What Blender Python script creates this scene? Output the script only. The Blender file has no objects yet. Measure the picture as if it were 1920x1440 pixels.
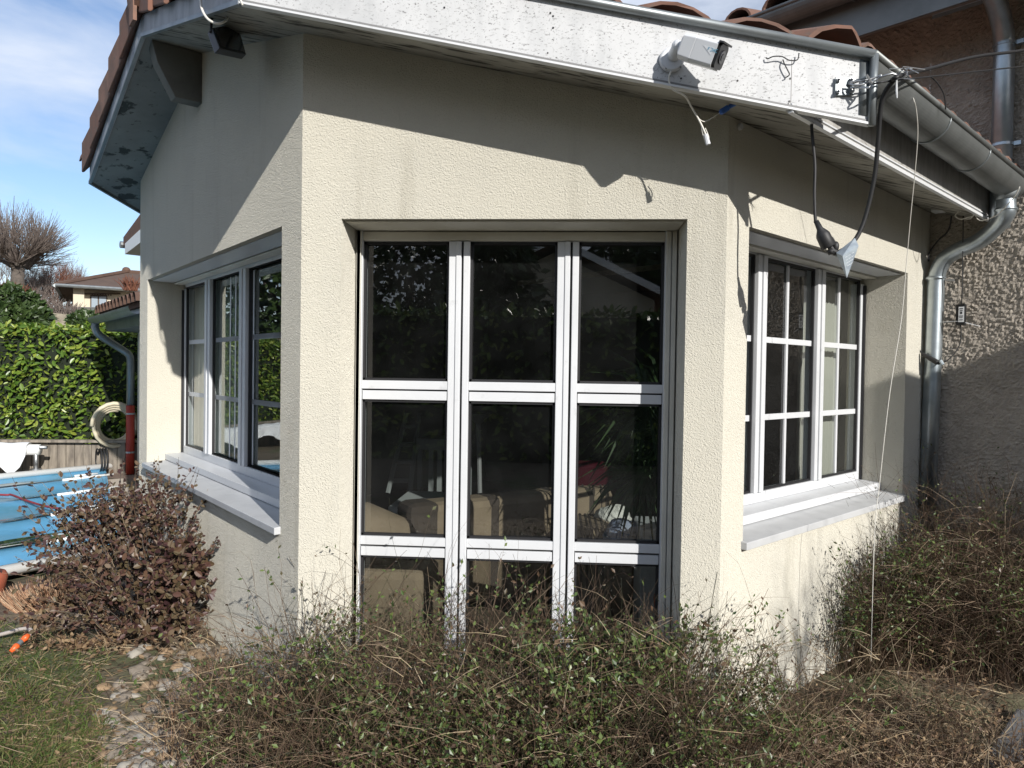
import bpy, bmesh, math, random
from mathutils import Vector, Matrix, noise
random.seed(7)
R_ = random.random
def U(a, b): return random.uniform(a, b)
V = Vector
scene = bpy.context.scene
COL = scene.collection
rad = math.radians

# ------------------------------------------------------------------ camera, world, sun, exposure
CAM = V((1.1458, -3.0679, .0792))
YAW, PITCH, ROLL, FPX = -.067211, -.018064, .014908, 1331.0
_cy, _sy = math.cos(YAW), math.sin(YAW)
FW = V((_sy*math.cos(PITCH), _cy*math.cos(PITCH), math.sin(PITCH)))
_rt = V((_cy, -_sy, 0)); _up = _rt.cross(FW)
RT = _rt*math.cos(ROLL) + _up*math.sin(ROLL)
UP = -_rt*math.sin(ROLL) + _up*math.cos(ROLL)
cd = bpy.data.cameras.new('camera'); cam = bpy.data.objects.new('camera', cd); COL.objects.link(cam)
cd.sensor_width = 36.0; cd.lens = 36.0*FPX/1920.0; cd.clip_start = .05; cd.clip_end = 2000
cam.matrix_world = Matrix(((RT.x, UP.x, -FW.x, CAM.x), (RT.y, UP.y, -FW.y, CAM.y), (RT.z, UP.z, -FW.z, CAM.z), (0, 0, 0, 1)))
scene.camera = cam

SUN = V((.66, -1, .548)).normalized()
sun_el = math.asin(SUN.z); sun_az = math.atan2(SUN.x, SUN.y)
sd = bpy.data.lights.new('sun', 'SUN'); sd.energy = 4.9; sd.angle = rad(.5); sd.color = (1, .96, .90)
so = bpy.data.objects.new('sun', sd); COL.objects.link(so)
so.rotation_euler = (-SUN).to_track_quat('-Z', 'Y').to_euler(); so.location = (6, -8, 8)

world = bpy.data.worlds.new('World'); scene.world = world; world.use_nodes = True
nt = world.node_tree; nt.nodes.clear()
def wn(t, **k):
    n = nt.nodes.new(t)
    for a, b in k.items(): setattr(n, a, b)
    return n
sky = wn('ShaderNodeTexSky', sky_type='NISHITA', sun_disc=False, sun_elevation=sun_el, sun_rotation=sun_az,
         air_density=1.0, dust_density=.6, ozone_density=1.6, altitude=300)
bg = wn('ShaderNodeBackground'); out = wn('ShaderNodeOutputWorld')
bg.inputs['Strength'].default_value = .080
tc = wn('ShaderNodeTexCoord'); mp = wn('ShaderNodeMapping')
mp.inputs['Scale'].default_value = (1.5, 1.5, 5.0); mp.inputs['Rotation'].default_value = (.25, .3, .5)
nz = wn('ShaderNodeTexNoise'); nz.inputs['Scale'].default_value = 1.6; nz.inputs['Detail'].default_value = 7; nz.inputs['Roughness'].default_value = .55
nz.inputs['Distortion'].default_value = .6
cr = wn('ShaderNodeValToRGB'); cr.color_ramp.elements[0].position = .36; cr.color_ramp.elements[1].position = .66
mx = wn('ShaderNodeMix', data_type='RGBA'); mx.inputs['B'].default_value = (9.6, 10.4, 11.9, 1)
mu = wn('ShaderNodeMath', operation='MULTIPLY'); mu.inputs[1].default_value = .9
nt.links.new(tc.outputs['Generated'], mp.inputs['Vector']); nt.links.new(mp.outputs[0], nz.inputs['Vector'])
nt.links.new(nz.outputs['Fac'], cr.inputs['Fac']); nt.links.new(cr.outputs['Color'], mu.inputs[0])
nt.links.new(mu.outputs[0], mx.inputs['Factor'])
hs = wn('ShaderNodeHueSaturation'); hs.inputs['Saturation'].default_value = 1.12
mr = wn('ShaderNodeMapRange'); mr.inputs['From Min'].default_value = -.3; mr.inputs['From Max'].default_value = .75; mr.inputs['To Min'].default_value = .8; mr.inputs['To Max'].default_value = 1.95
dt = wn('ShaderNodeVectorMath', operation='DOT_PRODUCT'); dt.inputs[1].default_value = (-.90, .42, .1); nt.links.new(tc.outputs['Generated'], dt.inputs[0])
nt.links.new(dt.outputs['Value'], mr.inputs['Value']); nt.links.new(mr.outputs[0], hs.inputs['Value'])
nt.links.new(sky.outputs[0], hs.inputs['Color']); tn = wn('ShaderNodeMix', data_type='RGBA', blend_type='MULTIPLY'); tn.inputs['Factor'].default_value = 1; tn.inputs['B'].default_value = (1.0, .93, .95, 1)
nt.links.new(hs.outputs[0], tn.inputs['A']); nt.links.new(tn.outputs['Result'], mx.inputs['A']); nt.links.new(mx.outputs['Result'], bg.inputs['Color'])
nt.links.new(bg.outputs[0], out.inputs[0])

scene.view_settings.view_transform = 'Standard'; scene.view_settings.look = 'None'
scene.view_settings.exposure = 0.14; scene.view_settings.gamma = 1.0
scene.render.engine = 'CYCLES'
scene.cycles.max_bounces = 8; scene.cycles.transparent_max_bounces = 12

# ------------------------------------------------------------------ where a pixel of the photograph lies on a plane
def ray(px, py): return FW + RT*((px-960)/FPX) + UP*((720-py)/FPX)
def on(px, py, P, n):
    v = ray(px, py); return CAM + v*((V(P)-CAM).dot(n)/v.dot(n))
L = 1.84
A = V((0, 0, 0)); B = V((L, 0, 0))
tL, tR = rad(47.27), rad(46.5)
uL = V((-math.cos(tL), math.sin(tL), 0)); nL = V((-math.sin(tL), -math.cos(tL), 0))
uR = V((math.cos(tR), math.sin(tR), 0)); nR = V((math.sin(tR), -math.cos(tR), 0))
uC = V((1, 0, 0)); nC = V((0, -1, 0)); Z = V((0, 0, 1))
def onC(px, py, off=0): return on(px, py, (0, -off, 0), nC)
def onL(px, py, off=0): return on(px, py, A+nL*off, nL)
def onR(px, py, off=0): return on(px, py, B+nR*off, nR)
def onZ(px, py, z): return on(px, py, (0, 0, z), Z)
sD = 2.525; D = B + uR*sD
def onM(px, py, off=0): return on(px, py, D-uR*off, uR)
def at(px, py, y): return on(px, py, (0, y, 0), nC)
def dist_pt(px, py, d):
    v = ray(px, py).normalized(); h = math.hypot(v.x, v.y); return CAM + v*(d/h)
GZ = -1.5

# ------------------------------------------------------------------ materials
def nodes(m):
    m.use_nodes = True; return m.node_tree, m.node_tree.nodes['Principled BSDF']
def mat(name, col, rough=.7, metal=0.0, var=None, bump=None, island=None, spots=None, spec=None, mapping=None, drough=0.0):
    """var=(scale, second colour, lo, hi); bump=(scale, strength, distance); island=(colours); spots=(scale, colour, lo, hi, mapping)"""
    m = bpy.data.materials.new(name); t, p = nodes(m)
    def N(tp, **k):
        n = t.nodes.new(tp)
        for a, b in k.items(): setattr(n, a, b)
        return n
    p.inputs['Roughness'].default_value = rough; p.inputs['Metallic'].default_value = metal
    p.inputs['Diffuse Roughness'].default_value = drough
    if spec is not None: p.inputs['Specular IOR Level'].default_value = spec
    c4 = (*col, 1); p.inputs['Base Color'].default_value = c4
    tcn = N('ShaderNodeTexCoord'); src = None
    def vec(sc=None):
        if sc is None: return tcn.outputs['Object']
        mm = N('ShaderNodeMapping'); mm.inputs['Scale'].default_value = sc
        t.links.new(tcn.outputs['Object'], mm.inputs['Vector']); return mm.outputs[0]
    if island:
        g = N('ShaderNodeNewGeometry'); r = N('ShaderNodeValToRGB'); r.color_ramp.interpolation = 'LINEAR'
        els = r.color_ramp.elements
        while len(els) < len(island): els.new(.5)
        for i, c in enumerate(island): els[i].position = i/(len(island)-1); els[i].color = (*c, 1)
        t.links.new(g.outputs['Random Per Island'], r.inputs['Fac']); src = r.outputs['Color']
    def layer(sc, col2, lo, hi, mpg, detail=6, rough_=.6):
        nonlocal src
        n = N('ShaderNodeTexNoise'); n.inputs['Scale'].default_value = sc; n.inputs['Detail'].default_value = detail; n.inputs['Roughness'].default_value = rough_
        t.links.new(vec(mpg), n.inputs['Vector'])
        r = N('ShaderNodeMapRange'); r.inputs['From Min'].default_value = lo; r.inputs['From Max'].default_value = hi
        t.links.new(n.outputs['Fac'], r.inputs['Value'])
        x = N('ShaderNodeMix', data_type='RGBA')
        if src is None: x.inputs['A'].default_value = c4
        else: t.links.new(src, x.inputs['A'])
        x.inputs['B'].default_value = (*col2, 1); t.links.new(r.outputs[0], x.inputs['Factor'])
        src = x.outputs['Result']
    if var: layer(var[0], var[1], var[2], var[3], mapping)
    for sp in (spots or []): layer(sp[0], sp[1], sp[2], sp[3], sp[4] if len(sp) > 4 else mapping)
    if src is not None: t.links.new(src, p.inputs['Base Color'])
    if bump:
        prev = None
        for b in (bump if isinstance(bump, list) else [bump]):
            n = N('ShaderNodeTexNoise'); n.inputs['Scale'].default_value = b[0]; n.inputs['Detail'].default_value = b[3] if len(b) > 3 else 3
            n.inputs['Distortion'].default_value = b[4] if len(b) > 4 else 0
            t.links.new(vec(mapping), n.inputs['Vector'])
            bn = N('ShaderNodeBump'); bn.inputs['Strength'].default_value = b[1]; bn.inputs['Distance'].default_value = b[2]
            t.links.new(n.outputs['Fac'], bn.inputs['Height'])
            if prev: t.links.new(prev, bn.inputs['Normal'])
            prev = bn.outputs[0]
        t.links.new(prev, p.inputs['Normal'])
    return m
def glass_mat(name, tint=(.8, .84, .83)):
    m = bpy.data.materials.new(name); m.use_nodes = True; t = m.node_tree; t.nodes.clear()
    o = t.nodes.new('ShaderNodeOutputMaterial'); tr = t.nodes.new('ShaderNodeBsdfTransparent'); gl = t.nodes.new('ShaderNodeBsdfGlossy')
    tr.inputs[0].default_value = (*tint, 1); gl.inputs['Roughness'].default_value = 0.0; gl.inputs[0].default_value = (1, 1, 1, 1)
    lw = t.nodes.new('ShaderNodeFresnel'); ge = t.nodes.new('ShaderNodeNewGeometry'); mq = t.nodes.new('ShaderNodeMapRange')
    mq.inputs['To Min'].default_value = 2.05; mq.inputs['To Max'].default_value = 1/2.05       # a thin pane mirrors alike from both sides
    t.links.new(ge.outputs['Backfacing'], mq.inputs['Value']); t.links.new(mq.outputs[0], lw.inputs['IOR'])
    x = t.nodes.new('ShaderNodeMixShader'); t.links.new(lw.outputs[0], x.inputs[0]); t.links.new(tr.outputs[0], x.inputs[1]); t.links.new(gl.outputs[0], x.inputs[2])
    # thin uneven film of dust
    df = t.nodes.new('ShaderNodeBsdfDiffuse'); df.inputs[0].default_value = (.75, .78, .78, 1); tcg = t.nodes.new('ShaderNodeTexCoord')
    nz_ = t.nodes.new('ShaderNodeTexNoise'); nz_.inputs['Scale'].default_value = 5; nz_.inputs['Detail'].default_value = 8; nz_.inputs['Roughness'].default_value = .7
    rg = t.nodes.new('ShaderNodeMapRange'); rg.inputs['From Min'].default_value = .35; rg.inputs['From Max'].default_value = .75; rg.inputs['To Min'].default_value = .002; rg.inputs['To Max'].default_value = .011
    t.links.new(tcg.outputs['Object'], nz_.inputs['Vector']); t.links.new(nz_.outputs['Fac'], rg.inputs['Value'])
    y = t.nodes.new('ShaderNodeMixShader'); t.links.new(rg.outputs[0], y.inputs[0]); t.links.new(x.outputs[0], y.inputs[1]); t.links.new(df.outputs[0], y.inputs[2])
    t.links.new(y.outputs[0], o.inputs[0]); return m
M = {}
M['plaster'] = mat('plaster', (.63, .605, .525), .95, var=(1.3, (.575, .555, .49), .45, .75), bump=[(135, 1.0, .009, 1.5, 1.0), (9, .12, .012)], spots=[(4, (.53, .50, .42), .62, .8), (1, (.50, .475, .40), .56, .8, (7, 7, .7))], drough=1.0)
M['plaster_smooth'] = mat('plaster_smooth', (.62, .58, .47), .9, bump=(120, .15, .003))
M['crepi'] = mat('crepi', (.43, .385, .33), .98, var=(14, (.51, .46, .395), .4, .65), bump=[(45, 1.0, .02, 5, .8)], spots=[(1.5, (.28, .25, .21), .55, .75)], drough=1.0)
M['fascia'] = mat('fascia', (.57, .577, .585), .6, mapping=(1, 1, 1), var=(3, (.52, .53, .535), .45, .75),
                  spots=[(7, (.45, .46, .47), .5, .8, (2.2, 1, .5)), (34, (.30, .30, .30), .60, .70, (1.0, 1, 3.0)), (85, (.12, .12, .12), .61, .68, (.8, 1, 1.7)), (120, (.20, .20, .20), .60, .68, (1, 1, 1)), (2.2, (.42, .43, .44), .5, .75, (1, 1, 1))])
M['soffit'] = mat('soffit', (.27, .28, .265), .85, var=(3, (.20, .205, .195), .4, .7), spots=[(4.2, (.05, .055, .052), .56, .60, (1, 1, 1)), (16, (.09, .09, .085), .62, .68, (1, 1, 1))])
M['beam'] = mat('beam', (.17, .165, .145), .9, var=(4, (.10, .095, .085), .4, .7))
M['fascia_grey'] = mat('fascia_grey', (.44, .45, .48), .7, var=(6, (.30, .31, .34), .4, .7), mapping=(2, 2, .5), spots=[(20, (.15, .15, .16), .62, .7)])
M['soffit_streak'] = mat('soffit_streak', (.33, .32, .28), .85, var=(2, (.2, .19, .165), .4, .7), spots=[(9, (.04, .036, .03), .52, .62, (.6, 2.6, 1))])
M['zinc'] = mat('zinc', (.27, .295, .305), .45, .7, var=(6, (.2, .22, .23), .4, .7), bump=(14, .06, .01))
M['zinc_old'] = mat('zinc_old', (.215, .225, .22), .5, .55, var=(5, (.15, .16, .155), .4, .7), bump=(10, .05, .01))
M['galv'] = mat('galv', (.56, .62, .66), .36, .85, var=(8, (.40, .46, .50), .35, .7), bump=(18, .08, .01), spots=[(3, (.30, .34, .36), .55, .75, (1, 1, .3))])
M['trim_dark'] = mat('trim_dark', (.20, .20, .20), .6)
M['alu'] = mat('alu', (.64, .655, .675), .38, var=(2, (.58, .595, .615), .4, .7), spots=[(14, (.50, .51, .52), .62, .78)], spec=.4)
M['alu_worn'] = mat('alu_worn', (.55, .56, .57), .5, var=(6, (.47, .48, .49), .45, .7))
M['beige_alu'] = mat('beige_alu', (.68, .665, .60), .5, var=(3, (.54, .52, .45), .4, .7))
M['gasket'] = mat('gasket', (.015, .015, .017), .5)
M['glass'] = glass_mat('glass')
M['tile'] = mat('tile', (.22, .11, .078), .9, var=(6, (.14, .085, .065), .4, .65), island=[(.22, .105, .072), (.17, .09, .066), (.27, .155, .115)], bump=(60, .3, .004),
                spots=[(20, (.12, .10, .085), .6, .7)])
M['tile_brown'] = mat('tile_brown', (.12, .07, .05), .9, var=(1.5, (.09, .055, .042), .4, .7))
M['black'] = mat('black', (.012, .012, .013), .42)
M['rubber'] = mat('rubber', (.02, .02, .021), .55)
M['white_plastic'] = mat('white_plastic', (.62, .635, .655), .32)
M['white_cable'] = mat('white_cable', (.72, .70, .64), .5)
M['steel'] = mat('steel', (.42, .43, .44), .42, .9)
M['lens'] = mat('lens', (.02, .02, .025), .08)
M['blue_mark'] = mat('blue_mark', (.12, .35, .5), .5)
M['blue_plastic'] = mat('blue_plastic', (.03, .12, .45), .4)
M['label'] = mat('label', (.70, .72, .74), .5)
M['ink'] = mat('ink', (.05, .05, .06), .5)
M['tag'] = mat('tag', (.42, .48, .52), .35, var=(30, (.30, .35, .40), .4, .6))
M['red_pvc'] = mat('red_pvc', (.42, .045, .025), .5, var=(4, (.34, .04, .025), .4, .7))
M['hose_cream'] = mat('hose_cream', (.62, .55, .40), .5)
M['wood_grey'] = mat('wood_grey', (.30, .26, .21), .9, mapping=(1, 1, .15), var=(14, (.14, .12, .10), .4, .65), bump=(40, .4, .01))
M['deck'] = mat('deck', (.22, .155, .12), .85, var=(4, (.15, .11, .09), .4, .7))
M['stone_light'] = mat('stone_light', (.55, .47, .38), .85, var=(5, (.45, .38, .32), .4, .7))
M['tarp'] = mat('tarp', (.80, .81, .83), .55, bump=(5, .3, .05))
M['cover'] = mat('cover', (.12, .40, .66), .35, mapping=(1, 1, 1), var=(.9, (.09, .28, .40), .42, .66), spots=[(1.2, (.04, .13, .13), .58, .70, (1, 1, 1)), (5, (.16, .40, .66), .6, .8)], bump=(2.5, .25, .05))
M['white_tube'] = mat('white_tube', (.82, .82, .80), .4)
M['earth'] = mat('earth', (.125, .098, .07), .95, var=(3, (.19, .15, .105), .4, .65), spots=[(1.1, (.09, .11, .045), .5, .65)], bump=[(9, .7, .06, 6), (60, .5, .01)])
M['path'] = mat('path', (.16, .16, .165), .85, var=(3, (.11, .11, .115), .4, .7), bump=(40, .2, .005))
M['hill'] = mat('hill', (.10, .10, .05), .95, var=(.4, (.13, .10, .07), .4, .65))
M['cream_wall'] = mat('cream_wall', (.62, .56, .44), .9, bump=(60, .3, .005))
M['stone_wall'] = mat('stone_wall', (.36, .32, .25), .9, var=(3, (.22, .19, .15), .4, .65), bump=(6, .6, .05))
M['brown_frame'] = mat('brown_frame', (.07, .045, .03), .6)
M['dim_glass'] = mat('dim_glass', (.30, .36, .42), .1)
M['leaf_hedge'] = mat('leaf_hedge', (.1, .2, .03), .38, island=[(.05, .105, .014), (.085, .15, .02), (.15, .22, .03), (.24, .28, .045)], spec=.45)
M['leaf_dark'] = mat('leaf_dark', (.04, .07, .02), .4, island=[(.02, .04, .012), (.04, .07, .02), (.055, .09, .025)], spec=.5)
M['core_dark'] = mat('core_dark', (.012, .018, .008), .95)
M['leaf_maroon'] = mat('leaf_maroon', (.09, .05, .038), .45, island=[(.042, .020, .022), (.075, .036, .032), (.12, .066, .042), (.085, .068, .034), (.14, .095, .06)], spec=.45)
M['leaf_small'] = mat('leaf_small', (.05, .075, .025), .42, island=[(.03, .055, .016), (.06, .10, .026), (.13, .17, .045), (.05, .085, .02), (.085, .05, .03), (.13, .085, .05)], spec=.5)
M['leaf_dry'] = mat('leaf_dry', (.12, .08, .045), .7, island=[(.07, .04, .025), (.14, .085, .045), (.26, .18, .10), (.10, .055, .03)])
M['stem_brown'] = mat('stem_brown', (.12, .08, .05), .75, island=[(.06, .036, .024), (.12, .072, .046), (.19, .13, .085), (.36, .28, .19)])
M['stem_green'] = mat('stem_green', (.07, .07, .03), .6, island=[(.035, .045, .016), (.06, .05, .025), (.10, .065, .04), (.14, .10, .06)])
M['straw'] = mat('straw', (.42, .33, .20), .7, island=[(.20, .14, .08), (.36, .27, .16), (.52, .42, .28)])
M['stub'] = mat('stub', (.40, .20, .11), .7, island=[(.24, .11, .06), (.42, .24, .14), (.60, .44, .30)])
M['grass'] = mat('grass', (.08, .13, .03), .6, island=[(.035, .06, .014), (.06, .09, .022), (.09, .125, .03), (.20, .16, .08), (.12, .085, .045)], spec=.25)
M['moss'] = mat('moss', (.05, .09, .012), .95, island=[(.035, .07, .01), (.06, .11, .015)])
M['bark'] = mat('bark', (.12, .10, .085), .9, var=(8, (.07, .06, .05), .4, .65))
M['twig_far'] = mat('twig_far', (.17, .14, .125), .9, island=[(.12, .095, .085), (.23, .19, .165)])
M['twig_red'] = mat('twig_red', (.17, .07, .045), .9, island=[(.13, .055, .04), (.22, .09, .05)])
M['pebble'] = mat('pebble', (.25, .21, .165), .75, var=(9, (.19, .16, .13), .4, .65), bump=(40, .15, .004))
M['pebble_pale'] = mat('pebble_pale', (.36, .335, .29), .75, var=(9, (.27, .25, .22), .4, .65), bump=(40, .15, .004))
M['pebble_tan'] = mat('pebble_tan', (.32, .22, .13), .75, var=(9, (.23, .16, .10), .4, .65), bump=(40, .15, .004))
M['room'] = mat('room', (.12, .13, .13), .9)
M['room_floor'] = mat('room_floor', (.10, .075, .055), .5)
M['sofa_beige'] = mat('sofa_beige', (.225, .17, .115), .9, bump=(150, .2, .002), var=(4, (.175, .13, .088), .4, .65))
M['sofa_brown'] = mat('sofa_brown', (.045, .033, .026), .9)
M['white_lacquer'] = mat('white_lacquer', (.50, .52, .52), .35)
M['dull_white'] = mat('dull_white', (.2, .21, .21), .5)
M['red_cloth'] = mat('red_cloth', (.04, .003, .008), .9, spec=.1)
M['blue_cloth'] = mat('blue_cloth', (.16, .20, .30), .9, bump=(14, .8, .04), var=(7, (.28, .31, .38), .45, .6))
M['white_fur'] = mat('white_fur', (.55, .54, .50), .95, bump=(30, .9, .03))
M['curtain'] = mat('curtain', (.85, .81, .68), .9)
M['curtain_grey'] = mat('curtain_grey', (.42, .41, .36), .9)
M['palm'] = mat('palm', (.03, .055, .02), .45, island=[(.014, .028, .01), (.034, .06, .022)], spec=.3)
M['orange'] = mat('orange', (.75, .13, .03), .4)
M['terracotta'] = mat('terracotta', (.36, .10, .055), .7, spots=[(8, (.6, .5, .42), .58, .7)])
M['hose_pale'] = mat('hose_pale', (.50, .44, .40), .5)
M['red_cord'] = mat('red_cord', (.25, .03, .04), .6)

# ------------------------------------------------------------------ mesh helpers
class MB:
    def __init__(s): s.v = []; s.f = []; s.m = []; s.cur = 0
    def add(s, vs, fs, mi=None):
        o = len(s.v); s.v.extend(vs); mi = s.cur if mi is None else mi
        for f in fs: s.f.append(tuple(i+o for i in f)); s.m.append(mi)
    def quad(s, a, b, c, d, mi=None): s.add([a, b, c, d], [(0, 1, 2, 3)], mi)
    def poly(s, pts, mi=None): s.add(list(pts), [tuple(range(len(pts)))], mi)
    def box8(s, p, mi=None):
        s.add(list(p), [(0, 3, 2, 1), (4, 5, 6, 7), (0, 1, 5, 4), (1, 2, 6, 5), (2, 3, 7, 6), (3, 0, 4, 7)], mi)
    def obox(s, c, ax, ay, az, mi=None):
        c = V(c); s.box8([c-ax-ay-az, c+ax-ay-az, c+ax+ay-az, c-ax+ay-az, c-ax-ay+az, c+ax-ay+az, c+ax+ay+az, c-ax+ay+az], mi)
    def lbox(s, F, s0, s1, z0, z1, d0, d1, mi=None):
        """box in wall coordinates: along, up, depth into the wall"""
        s.box8([F(s0, z0, d0), F(s1, z0, d0), F(s1, z0, d1), F(s0, z0, d1), F(s0, z1, d0), F(s1, z1, d0), F(s1, z1, d1), F(s0, z1, d1)], mi)
    def prism(s, pts, ext, mi=None):
        n = len(pts); pts = [V(p) for p in pts]
        s.add(pts + [p+ext for p in pts], [tuple(range(n))[::-1], tuple(range(n, 2*n))] + [(i, (i+1) % n, n+(i+1) % n, n+i) for i in range(n)], mi)
    def tube(s, path, r, n=8, caps=True, mi=None):
        path = [V(p) for p in path]; m = len(path)
        if not hasattr(r, '__len__'): r = [r]*m
        vs = []; t0 = (path[1]-path[0]).normalized()
        a = t0.orthogonal().normalized()
        for i, p in enumerate(path):
            t = (path[min(i+1, m-1)]-path[max(i-1, 0)])
            t = t.normalized() if t.length > 1e-9 else t0
            a = (a - t*a.dot(t)); a = a.normalized() if a.length > 1e-6 else t.orthogonal().normalized()
            b = t.cross(a)
            for k in range(n):
                q = 2*math.pi*k/n; vs.append(p + (a*math.cos(q)+b*math.sin(q))*r[i])
        fs = [(i*n+k, i*n+(k+1) % n, (i+1)*n+(k+1) % n, (i+1)*n+k) for i in range(m-1) for k in range(n)]
        if caps and n > 2: fs += [tuple(range(n))[::-1], tuple((m-1)*n+k for k in range(n))]
        s.add(vs, fs, mi)
    def leaf(s, p, d, n, ln, w, fold=.25, mi=None):
        d = d.normalized(); side = d.cross(n)
        side = side.normalized() if side.length > 1e-6 else d.orthogonal().normalized()
        up = side.cross(d)
        a = p; t = p+d*ln; m = p+d*ln*.45
        s.add([a, m+side*w+up*w*fold, t, m-side*w+up*w*fold], [(0, 1, 2), (0, 2, 3)], mi)
    def oval(s, p, d, n, ln, w, fold=.2, mi=None):
        d = d.normalized(); side = d.cross(n)
        side = side.normalized() if side.length > 1e-6 else d.orthogonal().normalized()
        up = side.cross(d)
        c = [(0, 0), (.22, .75), (.55, 1), (.85, .6), (1, 0)]
        rt = [p+d*ln*x+side*w*y+up*w*y*fold for x, y in c]; lt = [p+d*ln*x-side*w*y+up*w*y*fold for x, y in c[1:4]]
        s.add(rt+lt, [(0, 1, 2, 3, 4), (0, 4, 7, 6, 5)], mi)
    def build(s, name, mats, parent=None, smooth=False, bevel=None, fix=True):
        me = bpy.data.meshes.new(name); me.from_pydata([tuple(v) for v in s.v], [], s.f)
        if not isinstance(mats, (list, tuple)): mats = [mats]
        for mm in mats: me.materials.append(M[mm] if isinstance(mm, str) else mm)
        if len(mats) > 1: me.polygons.foreach_set('material_index', s.m)
        if fix:
            bm = bmesh.new(); bm.from_mesh(me); bmesh.ops.recalc_face_normals(bm, faces=bm.faces); bm.to_mesh(me); bm.free()
        if smooth: me.polygons.foreach_set('use_smooth', [True]*len(me.polygons))
        me.update()
        o = bpy.data.objects.new(name, me); COL.objects.link(o)
        if parent: o.parent = parent; o.matrix_parent_inverse = parent.matrix_world.inverted()
        if bevel:
            b = o.modifiers.new('bevel', 'BEVEL'); b.width = bevel; b.segments = 2; b.limit_method = 'ANGLE'; b.angle_limit = rad(40)
        return o
def tag(o, label=None, cat=None, group=None, kind=None):
    if label: o['label'] = label
    if cat: o['category'] = cat
    if group: o['group'] = group
    if kind: o['kind'] = kind
    return o
def thing(name, loc, label, cat, group=None):
    o = bpy.data.objects.new(name, None); COL.objects.link(o); o.location = loc
    o.matrix_world = Matrix.Translation(V(loc)); o.empty_display_size = .1
    return tag(o, label, cat, group)
def ball(mb, c, rx, ry, rz, nu=10, nv=6, jit=0.0, seed=0, mi=None):
    c = V(c); vs = []; fs = []
    for j in range(nv+1):
        ph = math.pi*j/nv
        for i in range(nu):
            th = 2*math.pi*i/nu
            d = V((math.sin(ph)*math.cos(th), math.sin(ph)*math.sin(th), math.cos(ph)))
            k = 1 + (jit*noise.noise(d*1.7+V((seed*3.1, seed, 0))) if jit else 0)
            vs.append(c+V((d.x*rx, d.y*ry, d.z*rz))*k)
    for j in range(nv):
        for i in range(nu): fs.append((j*nu+i, j*nu+(i+1) % nu, (j+1)*nu+(i+1) % nu, (j+1)*nu+i))
    mb.add(vs, fs, mi)
def smoothpath(pts, n=6):
    pts = [V(p) for p in pts]; o = []
    for i in range(len(pts)-1):
        p0, p1, p2, p3 = pts[max(i-1, 0)], pts[i], pts[i+1], pts[min(i+2, len(pts)-1)]
        for k in range(n):
            t = k/n; o.append(.5*((2*p1)+(p2-p0)*t+(2*p0-5*p1+4*p2-p3)*t*t+(3*p1-p0-3*p2+p3)*t**3))
    o.append(pts[-1]); return o
def FC(s, z, d): return V((s, d, z))
def FL(s, z, d): return A + uL*s - nL*d + Z*z
def FR(s, z, d): return B + uR*s - nR*d + Z*z

# ------------------------------------------------------------------ ground, hill, paths
def groundz(x, y):
    d = math.hypot(x-1, y)
    z = GZ + .03*noise.noise(V((x*.8, y*.8, 0))) + .012*noise.noise(V((x*4, y*4, 3)))
    far = max(0, (-.735*(x+3)*.5 + .68*(y-2)*.8) - 6)   # the plot climbs behind the pool
    return z + min(far*.16, 6)
g = MB(); 
def gridmesh(xs, ys, fz):
    nx, ny = len(xs), len(ys)
    vs = [V((x, y, fz(x, y))) for y in ys for x in xs]
    return vs, [(j*nx+i, j*nx+i+1, (j+1)*nx+i+1, (j+1)*nx+i) for j in range(ny-1) for i in range(nx-1)]
xs = [-400, -150, -80, -50, -35, -25, -18, -14, -11] + [-9+i*.5 for i in range(12)] + [-3+i*.08 for i in range(88)] + [4.2, 5, 6, 8, 11, 15, 25, 50, 100, 400]
ys = [-400, -150, -60, -30, -15, -9, -6, -4.5, -3.5, -2.6] + [-2+i*.08 for i in range(50)] + [2+i*.5 for i in range(20)] + [13, 15, 18, 22, 27, 33, 40, 50, 70, 100, 200, 400]
g.add(*gridmesh(xs, ys, groundz))
tag(g.build('ground', 'earth', smooth=True), kind='structure')
p = MB(); pp = [onZ(1838, 1440, GZ+.02), onZ(1905, 1335, GZ+.02), V((5.5, -.6, GZ+.02)), V((4.6, -2.6, GZ+.02)), V((2.7, -.45, GZ+.02))]
p.prism([q+Z*.02 for q in pp], -Z*.08)
tag(p.build('path', 'path', bevel=.008), kind='structure')

# ------------------------------------------------------------------ the rendered house extension
YO = .36                       # overhang of the roof over the centre wall
F0 = onC(450, 3, YO); F1 = onC(1631, 230, YO)
_a = (F1.z-F0.z)/(F1.x-F0.x); _b = -_a*math.cos(tR)/math.sin(tR); _z0 = F0.z; _f0 = F0.copy()
def P1(x, y): return _z0 + _a*(x-_f0.x) + _b*(y-_f0.y)
OL = F0.dot(nL); OR = (F1-B).dot(nR)
F0.z = F1.z = 0
AP = F0+uL*((onL(267, 62, OL)-F0).dot(uL)); zA = P1(AP.x, AP.y)
VV = onL(168, 342, OL); _zv = VV.z; VV.z = 0
_k2 = (zA-_zv)/((VV-AP).dot(-nR))
def P2(x, y): return zA - _k2*((V((x, y, 0))-AP).dot(-nR))
def soff(p): return min(P1(p.x, p.y), P2(p.x, p.y)) if (p-AP).dot(nR) < 0 else P1(p.x, p.y)
sC = 3.24; Cc = A+uL*sC
uF = V((.079, .998, 0)).normalized(); nF = V((-uF.y, uF.x, 0))
ext = thing('house_extension', (L/2, .4, GZ), 'cream rough-plastered house extension with cut corner, white windows and barrel tiled roof', 'house')
WIN_C = (.1783, 1.6752, -1.42, .736)
WIN_L = (.2297, 2.975, -.70, .738)
WIN_R = (.185, 2.137, -.70, .731)
w = MB(); ZB = GZ-.3
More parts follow.
